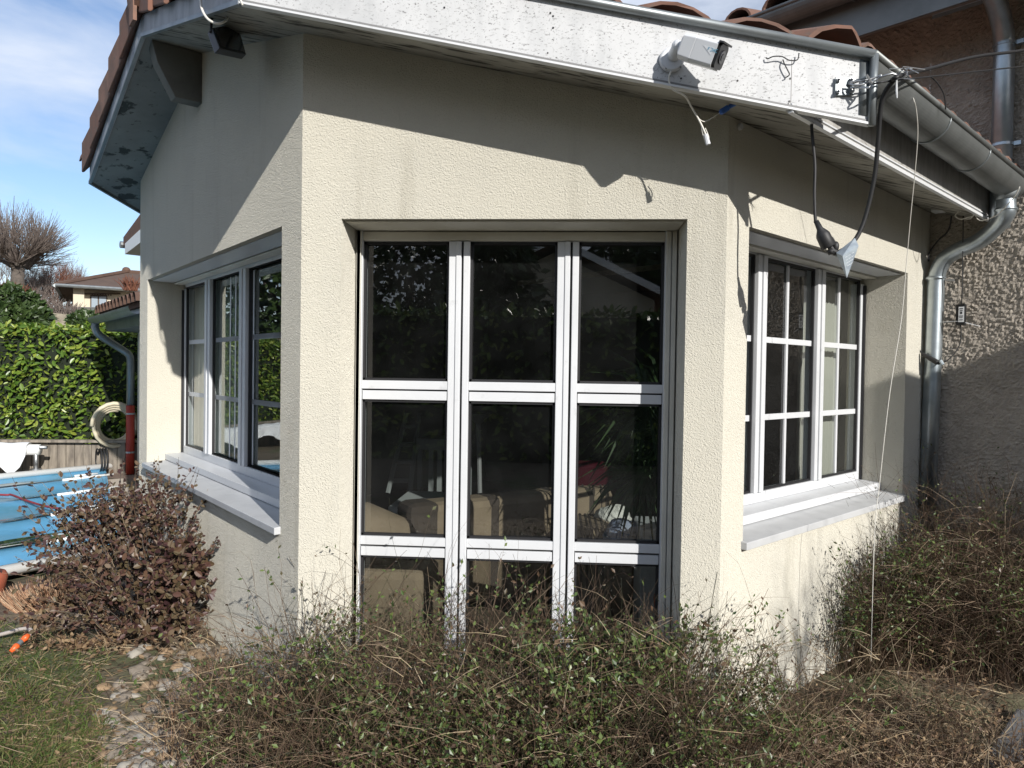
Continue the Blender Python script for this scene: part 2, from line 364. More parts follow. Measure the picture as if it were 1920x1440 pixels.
def wall_with_opening(F, s0, s1, ztop, op, breaks=(), depth=.36):
    sa, sb, za, zb = op; N = lambda s: ztop(F(s, 0, 0))
    def strip(a, b, lo, hi):
        # lo / hi : number or None (roof)
        ss = [a] + [q for q in breaks if a < q < b] + [b]
        for i in range(len(ss)-1):
            x0, x1 = ss[i], ss[i+1]
            w.quad(F(x0, lo, 0), F(x1, lo, 0), F(x1, hi if hi is not None else N(x1), 0), F(x0, hi if hi is not None else N(x0), 0))
    strip(s0, sa, ZB, None); strip(sb, s1, ZB, None); strip(sa, sb, ZB, za); strip(sa, sb, zb, None)
    for (x0, z0, x1, z1) in ((sa, za, sb, za), (sb, za, sb, zb), (sb, zb, sa, zb), (sa, zb, sa, za)):
        w.quad(F(x0, z0, 0), F(x1, z1, 0), F(x1, z1, depth), F(x0, z0, depth))
wtop = lambda p: soff(p)+.05
wall_with_opening(FC, 0, L, wtop, WIN_C)
wall_with_opening(FL, 0, sC, wtop, WIN_L, breaks=(1.6,))
wall_with_opening(FR, 0, sD, wtop, WIN_R)
Ce = Cc+uF*1.9
w.quad(V((Cc.x, Cc.y, ZB)), V((Ce.x, Ce.y, ZB)), V((Ce.x, Ce.y, soff(Ce)+.05)), V((Cc.x, Cc.y, soff(Cc)+.05)))
wo = w.build('wall', 'plaster', ext, fix=False)
bm = bmesh.new(); bm.from_mesh(wo.data); bmesh.ops.remove_doubles(bm, verts=bm.verts, dist=.0005); bmesh.ops.recalc_face_normals(bm, faces=bm.faces); bm.to_mesh(wo.data); bm.free()

# room behind the glass
room = MB(); D2 = D+uR*2.4; E2 = Ce+uR*3.2
for a, b in ((D, D2), (D2, E2), (E2, Ce)):
    room.quad(V((a.x, a.y, ZB)), V((b.x, b.y, ZB)), V((b.x, b.y, 1.2)), V((a.x, a.y, 1.2)))
plan = [A, B, D, D2, E2, Ce, Cc]
room.poly([V((q.x, q.y, 1.05)) for q in plan])
room.build('interior_wall', 'room', ext)
fl = MB(); FLZ = -1.42
fl.poly([V((q.x, q.y, FLZ)) for q in plan]); fl.build('interior_floor', 'room_floor', ext)

# soffit (underside of the overhang, follows the roof slope)
def P3(q, dz=0): return V((q.x, q.y, P1(q.x, q.y)+dz))
def P4(q, dz=0): return V((q.x, q.y, P2(q.x, q.y)+dz))
offE = .35
tS = (-YO+math.cos(tR)*offE)/uR.y; FS = B+nR*offE+uR*tS
EE = B+nR*offE+uR*sD
kR = sD-(AP-B).dot(uR); R1 = AP+uR*kR
WW = VV+uF*2.3
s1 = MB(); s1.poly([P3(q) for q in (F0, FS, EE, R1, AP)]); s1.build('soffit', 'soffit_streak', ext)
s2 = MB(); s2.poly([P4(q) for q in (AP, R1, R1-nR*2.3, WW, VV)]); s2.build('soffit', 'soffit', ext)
# ridge beam end under the gable
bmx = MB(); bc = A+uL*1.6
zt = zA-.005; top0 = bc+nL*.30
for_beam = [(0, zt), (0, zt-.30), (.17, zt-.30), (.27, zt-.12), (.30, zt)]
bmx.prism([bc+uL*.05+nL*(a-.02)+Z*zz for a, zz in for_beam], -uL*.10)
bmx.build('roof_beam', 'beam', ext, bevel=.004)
# fascia boards
fb = MB(); HF = .238
def board(mb, a, b, za, zb, h0, h1, th, n):
    """upright board from a to b, bottoms za / zb, facing n"""
    o = -n*th
    mb.box8([a+Z*za, b+Z*zb, b+Z*zb+o, a+Z*za+o, a+Z*(za+h0), b+Z*(zb+h1), b+Z*(zb+h1)+o, a+Z*(za+h0)+o])
board(fb, F0, F1, P1(F0.x, F0.y), P1(F1.x, F1.y), HF, HF, .022, nC)
fbo = fb.build('fascia_board', 'fascia', ext)
ft = MB()
for (d0, z0, h, mi) in ((.010, -.010, .008, 1),):
    board(ft, F0+nC*d0, F1+nC*d0, P1(F0.x, F0.y)+z0, P1(F1.x, F1.y)+z0, h, h, .03, nC)
ft.build('fascia_trim', 'alu', fbo)
fd = MB(); board(fd, F0+nC*.003, F1+nC*.003, P1(F0.x, F0.y)-.001, P1(F1.x, F1.y)-.001, .010, .010, .01, nC); fd.build('fascia_groove', 'trim_dark', fbo)
for px, py, rr_ in ((1032, 24, .004), (1037, 30, .004), (1037, 52, .004), (1027, 99, .003), (1277, 147, .004), (1383, 151, .004), (1482, 147, .004), (1480, 190, .004), (1478, 195, .0035), (833, 14, .004), (1603, 122, .003)):
    nh = MB(); q = onC(px, py, YO+.0015); nh.tube([q, q+V((0, .003, 0))], rr_, 8); nh.build('nail_hole', 'gasket', fbo)
wcp = MB(); q = onC(1386, 238, .002); q = q if q.x < L else onR(1386, 238, .004); wcp.tube([q, q+nR*.012], [.016, .013], 14); wcp.build('wall_cap', 'white_plastic', ext)
tb = MB(); a = F0+nC*.016+Z*(P1(F0.x, F0.y)+HF+.002); b = F1+nC*.016+Z*(P1(F1.x, F1.y)+HF+.004)
tb.tube([a, b], .017, 12)
tb.tube([b+V((.004, 0, .0)), F1+nC*.004+V((.004, 0, P1(F1.x, F1.y)-.012))], .015, 12)
board(tb, F1+nC*.004-uC*.04, F1+nC*.004, P1(F1.x, F1.y)+.03, P1(F1.x, F1.y)+.022, .2, .2, .008, nC)
tb.build('drip_edge', 'zinc', fbo, smooth=True)
# gable boards
gb = MB(); HG = .115
board(gb, F0, AP, P1(F0.x, F0.y), zA, HG, HG, .02, nL); board(gb, AP, VV, zA, P2(VV.x, VV.y), HG, HG, .02, nL)
go = gb.build('gable_board', 'fascia_grey', ext)
gt = MB(); board(gt, F0+nL*.008, AP+nL*.008, P1(F0.x, F0.y)-.012, zA-.012, .02, .02, .02, nL); board(gt, AP+nL*.008, VV+nL*.008, zA-.012, P2(VV.x, VV.y)-.012, .02, .02, .02, nL)
gt.build('gable_trim', 'zinc', go)
fc = MB(); board(fc, VV, WW, P2(VV.x, VV.y), P2(WW.x, WW.y), HG, HG, .02, nF); board(fc, VV+nF*.008, WW+nF*.008, P2(VV.x, VV.y)-.012, P2(WW.x, WW.y)-.012, .025, .025, .02, nF); fc.build('fascia_board', 'zinc_old', ext)
# eave board below the gutter
ze = lambda q: P1(q.x, q.y)
M['eave_white'] = mat('eave_white', (.42, .41, .39), .6, var=(25, (.30, .29, .27), .45, .65), mapping=(1, 1, .2))
eb = MB(); board(eb, FS+nR*.002-uR*0, EE, ze(FS)-.012, ze(EE)-.012, .19, .19, .02, nR); ebo = eb.build('eave_board', 'eave_white', ext)
es = MB(); board(es, FS+nR*.010, EE+nR*.010-uR*.02, ze(FS)-.02, ze(EE)-.02, .016, .016, .02, nR); board(es, FS+nR*.007, EE+nR*.007-uR*.02, ze(FS)+.008, ze(EE)+.008, .006, .006, .01, nR); es.build('eave_strip', 'alu', ebo)
# gutter
gut = MB(); gr_ = .092; zg = 1.262; offG = OR-gr_+.005
g0 = B+nR*offG; tg0 = (-YO-g0.y)/uR.y
def gpt(t, q, rr=gr_): return g0+uR*t+nR*(math.cos(q)*rr)+Z*(zg+math.sin(q)*rr-.004*t)
tg1 = 2.40
NG = 26
ring = [[gpt(t, math.pi+math.pi*k/NG) for k in range(NG+1)] for t in (tg0-.09, tg1)]
ring[0] = [gpt((-YO+.005-(g0+nR*(math.cos(math.pi+math.pi*k/NG)*gr_)).y)/uR.y, math.pi+math.pi*k/NG) for k in range(NG+1)]
for k in range(NG): gut.quad(ring[0][k], ring[1][k], ring[1][k+1], ring[0][k+1])
gut.poly(ring[1])
go_ = gut.build('gutter', 'zinc_old', ext, smooth=True)
gl = MB(); gl.tube([ring[0][-1]+Z*.006, ring[1][-1]+Z*.006], .0135, 10); gl.build('gutter_lip', 'zinc_old', go_, smooth=True)
for t in (tg0+.30, tg0+.98, tg0+1.62):
    jb = MB(); jb.tube([gpt(t, math.pi+math.pi*k/12, gr_+.003) for k in range(13)], .004, 6); jb.build('gutter_bracket', 'zinc', go_, smooth=True)
# annex downpipe
pq = [gpt(tg1-.10, 1.5*math.pi, gr_*.6)]
dp = MB()
pv = lambda x, y, o: onM(x, y, o)
top = g0+uR*(tg1-.09)+Z*(zg-gr_+.02)
pth = [top, top-Z*.07, top-Z*.13, pv(1868, 425, .16), pv(1836, 452, .12), pv(1800, 468, .10), pv(1772, 486, .085), pv(1757, 515, .08), pv(1754, 560, .08)]
low = pv(1739, 945, .08)
dp.tube(smoothpath(pth, 6)+[V((pth[-1].x*.5+low.x*.5, pth[-1].y*.5+low.y*.5, 0)), low], .05, 20)
dpo = dp.build('downpipe', 'galv', ext, smooth=True)
cn = MB(); cn.tube([top+Z*.035, top-Z*.03, top-Z*.05], [.085, .058, .054], 20); cn.build('outlet_funnel', 'zinc', dpo, smooth=True)
for pnt, r in ((pv(1754, 522, .08), .054), (pth[2]+Z*.02, .054)):
    c = MB(); c.tube([pnt+Z*.012, pnt-Z*.012], r, 20); c.tube([pnt+Z*.004, pnt-Z*.004], r+.006, 20); c.build('pipe_collar', 'galv', dpo, smooth=True)
cbk = MB(); q = pv(1762, 527, .075); cbk.obox(q-uR*.0+nR*.06, nR*.02, uR*.02, Z*.007); cbk.build('pipe_clamp', 'steel', dpo)

# roof: deck, barrel tile courses, verge tiles
rd = MB()
EO = B+nR*.44+uR*sD; tO = (-YO+math.cos(tR)*.44)/uR.y; FO = B+nR*.44+uR*tO
rd.poly([P3(q, .205) for q in (F0, FO, EO, R1, AP)]); rd.poly([P4(q, .20) for q in (AP, R1, R1-nR*2.3, WW, VV)])
roof = rd.build('roof', 'tile_brown', ext)
tl = MB()
def e_of(p): return (p-AP).dot(uR)
def arch(Pf, dirw, e0, wA, wend, r0, r1, base):
    """one barrel tile column made of overlapping pieces, wA..wend(e) along dirw from the ridge"""
    NA = 8; ln = .36
    wl = wend(e0)+.0
    k = 0; pieces = []
    wend_max = wl
    x = wl
    while x > wA+.05:
        pieces.append((max(wA, x-ln-.06), x)); x -= ln
    for i, (wa, wb) in enumerate(pieces):
        first = (i == 0)
        jit = U(-.008, .008); jr = U(.97, 1.03)
        vs = []
        for (ww, rr, lift) in ((wa, r0, .0), (wb, r1, .018)):
            for inner in (0, 1):
                R = (rr-.014*inner)*jr
                for q in range(NA+1):
                    th = math.pi*q/NA
                    e = e0+jit+math.cos(th)*R
                    wq = ww
                    if first and ww == wb: wq = wend(e)+U(-.004, .004)
                    c = AP+uR*e+dirw*wq
                    vs.append(V((c.x, c.y, Pf(c.x, c.y)+base+lift+math.sin(th)*R*.92)))
        n = NA+1
        fs = []
        for q in range(NA):
            fs += [(q, q+1, 2*n+q+1, 2*n+q), (n+q, 3*n+q, 3*n+q+1, n+q+1), (2*n+q, 2*n+q+1, 3*n+q+1, 3*n+q)]
        fs += [(0, 2*n, 3*n, n), (NA, n+NA, 3*n+NA, 2*n+NA)]
        tl.add(vs, fs)
LIM = (B+nR*.49-AP).dot(nR)
def wend1(e):
    # cut by the chamfer (y = -.352) or by the eave
    yc = (-YO+.03-(AP+uR*e).y)/nR.y
    return min(yc, LIM)
e_px = [e_of(onC(x, y, YO)) for x, y in ((1450, 75), (1285, 35))]
step = abs(e_px[0]-e_px[1])
e_list = []
e = e_px[0]
while e > .10: e_list.append(e); e -= step
e = e_px[0]+step
while e < kR-.03: e_list.append(e); e += step*.92
for e in e_list: arch(P1, nR, e, 0, wend1, .106, .116, .195 if wend1(e) < LIM-.01 else .225)
e = .2
while e < kR:
    arch(P2, -nR, e, 0, lambda e_: 2.0, .108, .118, .215); e += step
# ridge caps
for i in range(9):
    a0 = AP+uR*(-.02+i*.33); b0 = AP+uR*(.36+i*.33)
    tl.tube([V((a0.x, a0.y, zA+.27)), V((b0.x, b0.y, zA+.285))], [.115, .125], 12)
tl.build('barrel_tiles', 'tile', roof)
vt = MB()
for (S0, S1, Pf, NV) in ((AP, VV, P2, 5), (AP, F0, P1, 5)):
    dv = (S1-S0); ln = dv.length; dv.normalize()
    for i in range(NV):
        a0 = S0+dv*(ln*i/NV-.02); b0 = S0+dv*(ln*(i+1)/NV+.035)
        za, zb = Pf(a0.x, a0.y), Pf(b0.x, b0.y)
        # outer skirt flares at the low end
        o0, o1 = .024, .05
        vt.box8([a0+nL*o0+Z*(za+.12), b0+nL*o1+Z*(zb+.085), b0+nL*(o1-.016)+Z*(zb+.085), a0+nL*(o0-.016)+Z*(za+.12),
                 a0+nL*o0+Z*(za+.30), b0+nL*o1+Z*(zb+.315), b0-nL*.16+Z*(zb+.33), a0-nL*.16+Z*(za+.315)])
vt.build('verge_tiles', 'tile', roof, bevel=.006)
rc = MB(); a0 = AP+nL*.06; b0 = AP-nL*.3
rc.tube([V((a0.x, a0.y, zA+.25)), V((b0.x, b0.y, zA+.27))], .13, 12); rc.box8([a0+uL*.055+Z*(zA+.05), a0-uL*.055+Z*(zA+.05), a0-uL*.055-nL*.02+Z*(zA+.05), a0+uL*.055-nL*.02+Z*(zA+.05), a0+uL*.055+Z*(zA+.3), a0-uL*.055+Z*(zA+.3), a0-uL*.055-nL*.02+Z*(zA+.3), a0+uL*.055-nL*.02+Z*(zA+.3)])
rc.build('ridge_end_tile', 'tile', roof)

# ---- windows
DEP = .26
def pane(F, s0, s1, z0, z1, d, par, bars=None, gas=True):
    g_ = MB(); g_.quad(F(s0, z0, d), F(s1, z0, d), F(s1, z1, d), F(s0, z1, d))
    po = g_.build('pane', 'glass', par, fix=False)
    if gas:
        k = MB(); t = .012
        for (a, b, c, e) in ((s0-.002, s0+t, z0, z1), (s1-t, s1+.002, z0, z1), (s0, s1, z0-.002, z0+t), (s0, s1, z1-t, z1+.002)):
            k.lbox(F, a, b, c, e, d-.022, d-.004)
        k.build('gasket', 'gasket', par)
    if bars:
        k = MB()
        for s in bars[0]: k.lbox(F, s-.011, s+.011, z0, z1, d+bars[2], d+bars[2]+.012)
        for z in bars[1]: k.lbox(F, s0, s1, z-.016, z+.016, d+bars[2]-.001, d+bars[2]+.013)
        k.build('glazing_bar', 'alu', par, bevel=.002)
    return po
# centre window : 3 x 3
sa, sb, za, zb = WIN_C
fr = MB(); X = lambda px, py, d=DEP: onC(px, py, -d).x
Zc = lambda px, py, d=DEP: onC(px, py, -d).z
xl, xr = X(684, 454), X(1246, 457); zt = Zc(960, 455)
fr.lbox(FC, sa+.004, xl, za, zb-.002, DEP-.035, DEP+.06); fr.lbox(FC, xr, sb-.004, za, zb-.002, DEP-.035, DEP+.06)
fr.lbox(FC, xl, xr, zt, zb-.03, DEP-.01, DEP+.06); fr.lbox(FC, xl, xr, za, za+.08, DEP-.02, DEP+.06)
wc = fr.build('window', 'alu', ext, bevel=.003)
lt = MB(); lt.lbox(FC, sa+.01, sb-.01, zb-.007, zb-.002, .03, DEP-.04); lt.build('lintel_panel', 'beige_alu', wc)
sh = MB(); sh.lbox(FC, xl, xr, zt+.004, zt+.046, DEP-.03, DEP-.012); sh.build('roller_shutter', 'beige_alu', wc, bevel=.003)
for s_ in (sa+.008, xl-.024, xr+.004, sb-.028):
    gd = MB(); gd.lbox(FC, s_, s_+.02, za, zb-.010, DEP-.052, DEP-.034); gd.build('shutter_rail', 'beige_alu', wc, bevel=.002)
mull = [(X(841, 700), X(864, 700), X(868, 700), X(880, 700)), (X(1042, 700), X(1066, 700), X(1070, 700), X(1082, 700))]
for (m0, m1, m2, m3) in mull:
    mm = MB(); mm.lbox(FC, m0, m1, za, zt, DEP-.03, DEP+.05); mm.lbox(FC, m0+(m1-m0)*.58, m1-.001, za, zt, DEP-.037, DEP-.029)
    mm.lbox(FC, m2, m3, za, zt, DEP-.034, DEP+.05); mm.build('mullion', 'alu', wc, bevel=.003)
    mg = MB(); mg.lbox(FC, m1, m2, za, zt, DEP-.012, DEP+.04); mg.build('mullion_groove', 'gasket', wc)
bays = [(xl, mull[0][0]), (mull[0][3], mull[1][0]), (mull[1][3], xr)]
zz = [(Zc(960, 717), Zc(960, 733), Zc(960, 736), Zc(960, 753)), (Zc(960, 1011), Zc(960, 1027), Zc(960, 1031), Zc(960, 1048))]
for (b0, b1) in bays:
    for (z3, z2, z1, z0) in zz:
        tt = MB(); tt.lbox(FC, b0, b1, z2, z3, DEP-.026, DEP+.045); tt.lbox(FC, b0+.003, b1-.003, z0, z1, DEP-.022, DEP+.045); tt.build('transom', 'alu', wc, bevel=.002)
        tg = MB(); tg.lbox(FC, b0, b1, z1, z2, DEP-.008, DEP+.04); tg.build('transom_groove', 'gasket', wc)
    for (q1, q0) in ((zt, zz[0][0]), (zz[0][3], zz[1][0]), (zz[1][3], za+.08)):
        pane(FC, b0, b1, q0, q1, DEP+.012, wc)
# left window
def uwindow(F, op, sashes, bars_z, mullw, blocks, name_par, flip):
    sa, sb, za, zb = op
    fr = MB(); fw = .045; zs = blocks['sill']; zt = blocks['top']
    fr.lbox(F, sa, sa+fw, zs, zb-.05, DEP, DEP+.07); fr.lbox(F, sb-fw, sb, zs, zb-.05, DEP, DEP+.07)
    fr.lbox(F, sa+fw, sb-fw, zt, zt+.05, DEP, DEP+.07); fr.lbox(F, sa+fw, sb-fw, zs, zs+.055, DEP-.006, DEP+.07)
    wn_ = fr.build('window', 'alu', ext, bevel=.003)
    for x0 in (sb-.020, sa+.003):
        k = MB(); k.lbox(F, x0, x0+.017, zs, zb-.06, DEP-.016, DEP); k.build('shutter_rail', 'gasket', wn_)
    k = MB(); k.lbox(F, sa+.006, sb-.006, zt+.03, zb-.02, DEP-.075, DEP-.005); k.build('roller_shutter', 'beige_alu', wn_, bevel=.003)
    k = MB(); k.lbox(F, sa+.006, sb-.006, zb-.008, zb-.003, .035, DEP-.08); k.build('lintel_panel', 'alu', wn_)
    edges = [sa+fw] + [x for m in sashes for x in (m-mullw/2, m+mullw/2)] + [sb-fw]
    for m in sashes:
        q = MB(); q.lbox(F, m-mullw/2, m-.004, zs+.055, zt, DEP-.014, DEP+.06); q.lbox(F, m+.002, m+mullw/2, zs+.055, zt, DEP-.020, DEP+.06); q.build('mullion', 'alu', wn_, bevel=.003)
    for i in range(0, len(edges), 2):
        s0, s1 = edges[i], edges[i+1]
        pane(F, s0, s1, zs+.055, zt, DEP+.03, wn_, bars=([(s0+s1)/2], bars_z, blocks['bar']))
    # two-step aluminium sill
    k = MB(); k.prism([F(sa-.02, zs, DEP+.02), F(sa-.02, zs-.05, DEP+.02), F(sa-.02, zs-.050, .13), F(sa-.02, zs-.006, .13)], F(sb+.02, 0, 0)-F(sa-.02, 0, 0))
    ko = k.build('sill', 'alu', wn_, bevel=.003)
    k = MB(); k.prism([F(sa-.015, zs-.052, .17), F(sa-.015, zs-.10, .17), F(sa-.015, zs-.100, -.03), F(sa-.015, zs-.066, -.03)], F(sb+.015, 0, 0)-F(sa-.015, 0, 0))
    k.build('outer_sill', 'alu_worn', wn_, bevel=.003)
    return wn_
sLf = lambda px, py, d=DEP: (onL(px, py, -d)-A).dot(uL)
sRf = lambda px, py, d=DEP: (onR(px, py, -d)-B).dot(uR)
wl = uwindow(FL, WIN_L, [sLf(458, 660), sLf(392, 660), .62], (onL(500, 629, -DEP).z, onL(500, 758, -DEP).z), .105,
             dict(sill=-.60, top=onL(500, 492, -DEP).z, bar=-.001), 'l', 1)
wr = uwindow(FR, WIN_R, [sRf(1422, 700), sRf(1533, 700)], (onR(1480, 640, -DEP).z, onR(1480, 780, -DEP).z), .085,
             dict(sill=-.595, top=onR(1480, 492, -DEP).z, bar=-.012), 'r', -1)
# curtains inside
def curtain(F, s0, s1, z0, z1, d, label, matn):
    c = MB(); n = 60; vs = []
    for j in (0, 1):
        for i in range(n+1):
            s_ = s0+(s1-s0)*i/n; vs.append(F(s_, (z0, z1)[j], d+.03*math.sin(i*1.35)+.012*math.sin(i*2.9)))
    c.add(vs, [(i, i+1, n+2+i, n+1+i) for i in range(n)])
    o = c.build('curtain', matn, smooth=True)
    sol = o.modifiers.new('thickness', 'SOLIDIFY'); sol.thickness = .003
    return tag(o, label, 'curtain')
curtain(FL, 1.72, 2.93, -1.35, .70, .36, 'cream curtain hanging at the far end of the window beside the pool', 'curtain')
curtain(FR, 1.62, 2.08, -1.35, .70, .42, 'greyish curtain behind the right hand window next to the downpipe', 'curtain_grey')

# ------------------------------------------------------------------ main house with roughcast wall (right)
def FM(t, z, o=0): return D + nR*t - uR*o + Z*z
house = thing('house', FM(2.5, GZ), 'tall house with coarse roughcast wall, zinc gutter and downpipe beside the cream extension', 'house')
def crepi(t, z):
    p = V((t*1.0, z*1.15, 0))
    a = noise.noise(p*54); b = noise.noise(p*95+V((5, 3, 1))); c = noise.noise(p*17+V((1, 8, 2)))
    return max(-.22, a*.9+.45*b+.5*c)*.0145
mw = MB(); dx = .0098
t0, t1 = -.02, 1.75
nx = int((t1-t0)/dx); nz_ = int(4.15/dx)
vs = []; 
for j in range(nz_+1):
    z = GZ-.2+j*dx
    for i in range(nx+1):
        t = t0+i*dx; vs.append(FM(t, z, crepi(t, z)))
mw.add(vs, [(j*(nx+1)+i, j*(nx+1)+i+1, (j+1)*(nx+1)+i+1, (j+1)*(nx+1)+i) for j in range(nz_) for i in range(nx)])
o0 = len(mw.v); dx2 = .02; nx2 = int(1.7/dx2); nz2 = int(1.5/dx2)
mw.add([FM(t0-i*dx2, 1.0+j*dx2, crepi(t0-i*dx2, 1.0+j*dx2)) for j in range(nz2+1) for i in range(nx2+1)],
       [(j*(nx2+1)+i, j*(nx2+1)+i+1, (j+1)*(nx2+1)+i+1, (j+1)*(nx2+1)+i) for j in range(nz2) for i in range(nx2)])
mw.quad(FM(t1, GZ-.2, .004), FM(6, GZ-.2, .004), FM(6, 2.65, .004), FM(t1, 2.65, .004))
mw.quad(FM(t0-nx2*dx2, 1.0, 0), FM(-4, 1.0, 0), FM(-4, 2.65, 0), FM(t0-nx2*dx2, 2.65, 0))
mw.quad(FM(6, GZ-.2, .004), FM(6, GZ-.2, -6), FM(6, 4, -6), FM(6, 2.65, .004))
mw.build('wall', 'crepi', house, fix=False)
ms = MB(); ta, tb_ = -4.2, 6.4
ms.prism([FM(ta, 2.47, 0), FM(ta, 2.275, .47), FM(ta, 2.30, .47), FM(ta, 2.50, 0)], nR*(tb_-ta)); ms.build('soffit', mat('soffit_warm', (.34, .30, .26), .85, var=(4, (.27, .23, .2), .4, .7)), house)
mb_ = MB(); mb_.prism([FM(ta, 2.27, .47), FM(ta, 2.27, .49), FM(ta, 2.52, .49), FM(ta, 2.52, .47)], nR*(tb_-ta)); mb_.build('eave_board', 'zinc_old', house)
mg_ = MB(); rr = .085
pr = lambda t: [FM(t, 2.555+math.sin(math.pi+math.pi*k/12)*rr, .585+math.cos(math.pi+math.pi*k/12)*rr) for k in range(13)]
r0, r1 = pr(ta), pr(tb_)
for k in range(12): mg_.quad(r0[k], r1[k], r1[k+1], r0[k+1])
mgo = mg_.build('gutter', 'zinc_old', house, smooth=True)
q = MB(); q.tube([r0[0]+Z*.004, r1[0]+Z*.004], .012, 10); q.tube([r0[-1]+Z*.004, r1[-1]+Z*.004], .012, 10); q.build('gutter_lip', 'zinc_old', mgo, smooth=True)
for t in (-.95, -.3, .5, 1.2):
    q = MB(); q.tube([FM(t, 2.555+math.sin(math.pi+math.pi*k/12)*(rr+.003), .585+math.cos(math.pi+math.pi*k/12)*(rr+.003)) for k in range(13)], .004, 6); q.build('gutter_bracket', 'zinc', mgo)
mr = MB(); mr.box8([FM(ta, 2.53, .53), FM(tb_, 2.53, .53), FM(tb_, 4.0, -4.5), FM(ta, 4.0, -4.5), FM(ta, 2.60, .53), FM(tb_, 2.60, .53), FM(tb_, 4.07, -4.5), FM(ta, 4.07, -4.5)])
mro = mr.build('roof', 'tile_brown', house)
mt_ = MB()
for i in range(24):
    t = -2.0+i*.30
    base = [(t+math.cos(math.pi*k/8)*.115, math.sin(math.pi*k/8)*.11) for k in range(9)]
    for (oa, ob) in ((.60, .2), (.22, -.2)):
        za_, zb_ = 2.60-(oa-.53)*.29, 2.60-(ob-.53)*.29
        vs = [FM(a, za_+b+.01, oa) for a, b in base]+[FM(a, zb_+b, ob) for a, b in base]+[FM(t+(a-t)*.87, za_+b*.87+.01, oa) for a, b in base]+[FM(t+(a-t)*.87, zb_+b*.87, ob) for a, b in base]
        mt_.add(vs, [(k, k+1, 10+k, 9+k) for k in range(8)]+[(18+k, 27+k, 28+k, 19+k) for k in range(8)]+[(k, 18+k, 19+k, k+1) for k in range(8)])
mt_.build('barrel_tiles', 'tile', mro)
# main downpipe
mp_ = MB(); tp = (onM(1883, 100, .075)-D).dot(nR)
ptop = FM(tp, 0, .075)
mp_.tube(smoothpath([FM(tp+.0, 2.47, .5), FM(tp, 2.36, .42), FM(tp, 2.26, .2), FM(tp, 2.16, .09), FM(tp, 2.06, .075)], 5)+[FM(tp, 1.0, .075)], .056, 20)
# the foot shoe empties onto the tiles
mpo = mp_.build('downpipe', 'galv', house, smooth=True)
for py in (85, 272):
    z = onM(1883, py, .075).z
    q = MB(); q.tube([FM(tp, z+.008, .075), FM(tp, z-.008, .075)], .062, 20); q.obox(FM(tp+.08, z, .06), nR*.018, uR*.018, Z*.012); q.build('pipe_clamp', 'galv', mpo)
# unseen wall added beyond the right edge to shade the lower right corner
sh_ = V((SUN.x, SUN.y, 0)).normalized(); qh_ = V((-sh_.y, sh_.x, 0))
gw = MB(); aW = 5.0; gp = lambda a, q, z: sh_*a+qh_*q+Z*z
zt_ = -.13+aW*SUN.z/math.hypot(SUN.x, SUN.y)
gw.box8([gp(aW, 3.56, GZ-.2), gp(aW, 8, GZ-.2), gp(aW+.25, 8, GZ-.2), gp(aW+.25, 3.56, GZ-.2), gp(aW, 3.56, zt_), gp(aW, 8, zt_), gp(aW+.25, 8, zt_), gp(aW+.25, 3.56, zt_)])
gwo = gw.build('shadow_caster', 'crepi'); tag(gwo, 'tall unseen wall added off to the right to cast shade on the house', 'wall')

# ------------------------------------------------------------------ things fixed to the eaves
# security camera
YF = YO+.004
cam_o = thing('security_camera', onC(1262, 112, YF), 'white bullet security camera on a round bracket screwed to the weathered white fascia', 'camera')
cb = MB(); c0 = onC(1259, 113, YF)
cb.tube([c0, c0-V((0, .010, 0)), c0-V((0, .016, 0))], [.046, .046, .040], 24)
st0 = c0-V((-.006, .014, -.010)); j0 = onC(1270, 86, YF+.075)
cb.tube([st0, st0.lerp(j0, .5), j0], [.024, .021, .018], 16); ball(cb, j0, .021, .021, .021, 12, 8)
cb.build('bracket', 'white_plastic', cam_o, smooth=False, bevel=.002)
for px, py in ((1249, 100), (1249, 128), (1276, 126)): sc_ = MB(); q = onC(px, py, YF+.011); sc_.tube([q, q-V((0, .004, 0))], .004, 8); sc_.build('bracket_screw', 'trim_dark', cam_o)
ra = onC(1283, 88, YF+.085); rb = onC(1347, 106, YF+.138)
dr = (rb-ra).normalized(); upv = (Z - dr*Z.dot(dr)).normalized(); sdv = dr.cross(upv)
upv = (upv*math.cos(.20)+sdv*math.sin(.20)).normalized(); sdv = dr.cross(upv)
def body_ring(c, hw, hh, ch):
    hw, hh, ch = hw*1.18, hh*1.22, ch*1.2
    pts = [(-hw+ch, -hh), (hw-ch, -hh), (hw, -hh+ch), (hw, hh-ch), (hw-ch, hh), (-hw+ch, hh), (-hw, hh-ch), (-hw, -hh+ch)]
    return [c+sdv*a+upv*b for a, b in pts]
cbm = MB(); rings = [body_ring(ra-dr*.004, .030, .028, .01), body_ring(ra+dr*.004, .037, .036, .010), body_ring(ra+dr*.05, .038, .037, .009), body_ring(ra+dr*.052, .037, .036, .009), body_ring(ra+dr*.054, .038, .037, .009), body_ring(rb, .038, .037, .009)]
for i in range(len(rings)-1):
    cbm.add(rings[i]+rings[i+1], [(k, (k+1) % 8, 8+(k+1) % 8, 8+k) for k in range(8)])
cbm.poly(rings[0]); cbm.poly(rings[-1])
cbo = cbm.build('body', 'white_plastic', cam_o, bevel=.002)
fm = MB(); fr0 = body_ring(rb+dr*.001, .035, .033, .008); fr1 = body_ring(rb+dr*.012, .034, .032, .008)
fm.add(fr0+fr1, [(k, (k+1) % 8, 8+(k+1) % 8, 8+k) for k in range(8)]); fm.poly(fr1); fm.build('front', 'black', cbo)
hm = MB(); hm.prism([rb+upv*.047+sdv*.043, rb+upv*.047-sdv*.043, rb+upv*.041-sdv*.046, rb+upv*.041+sdv*.046], dr*.018); hm.build('hood', 'black', cbo)
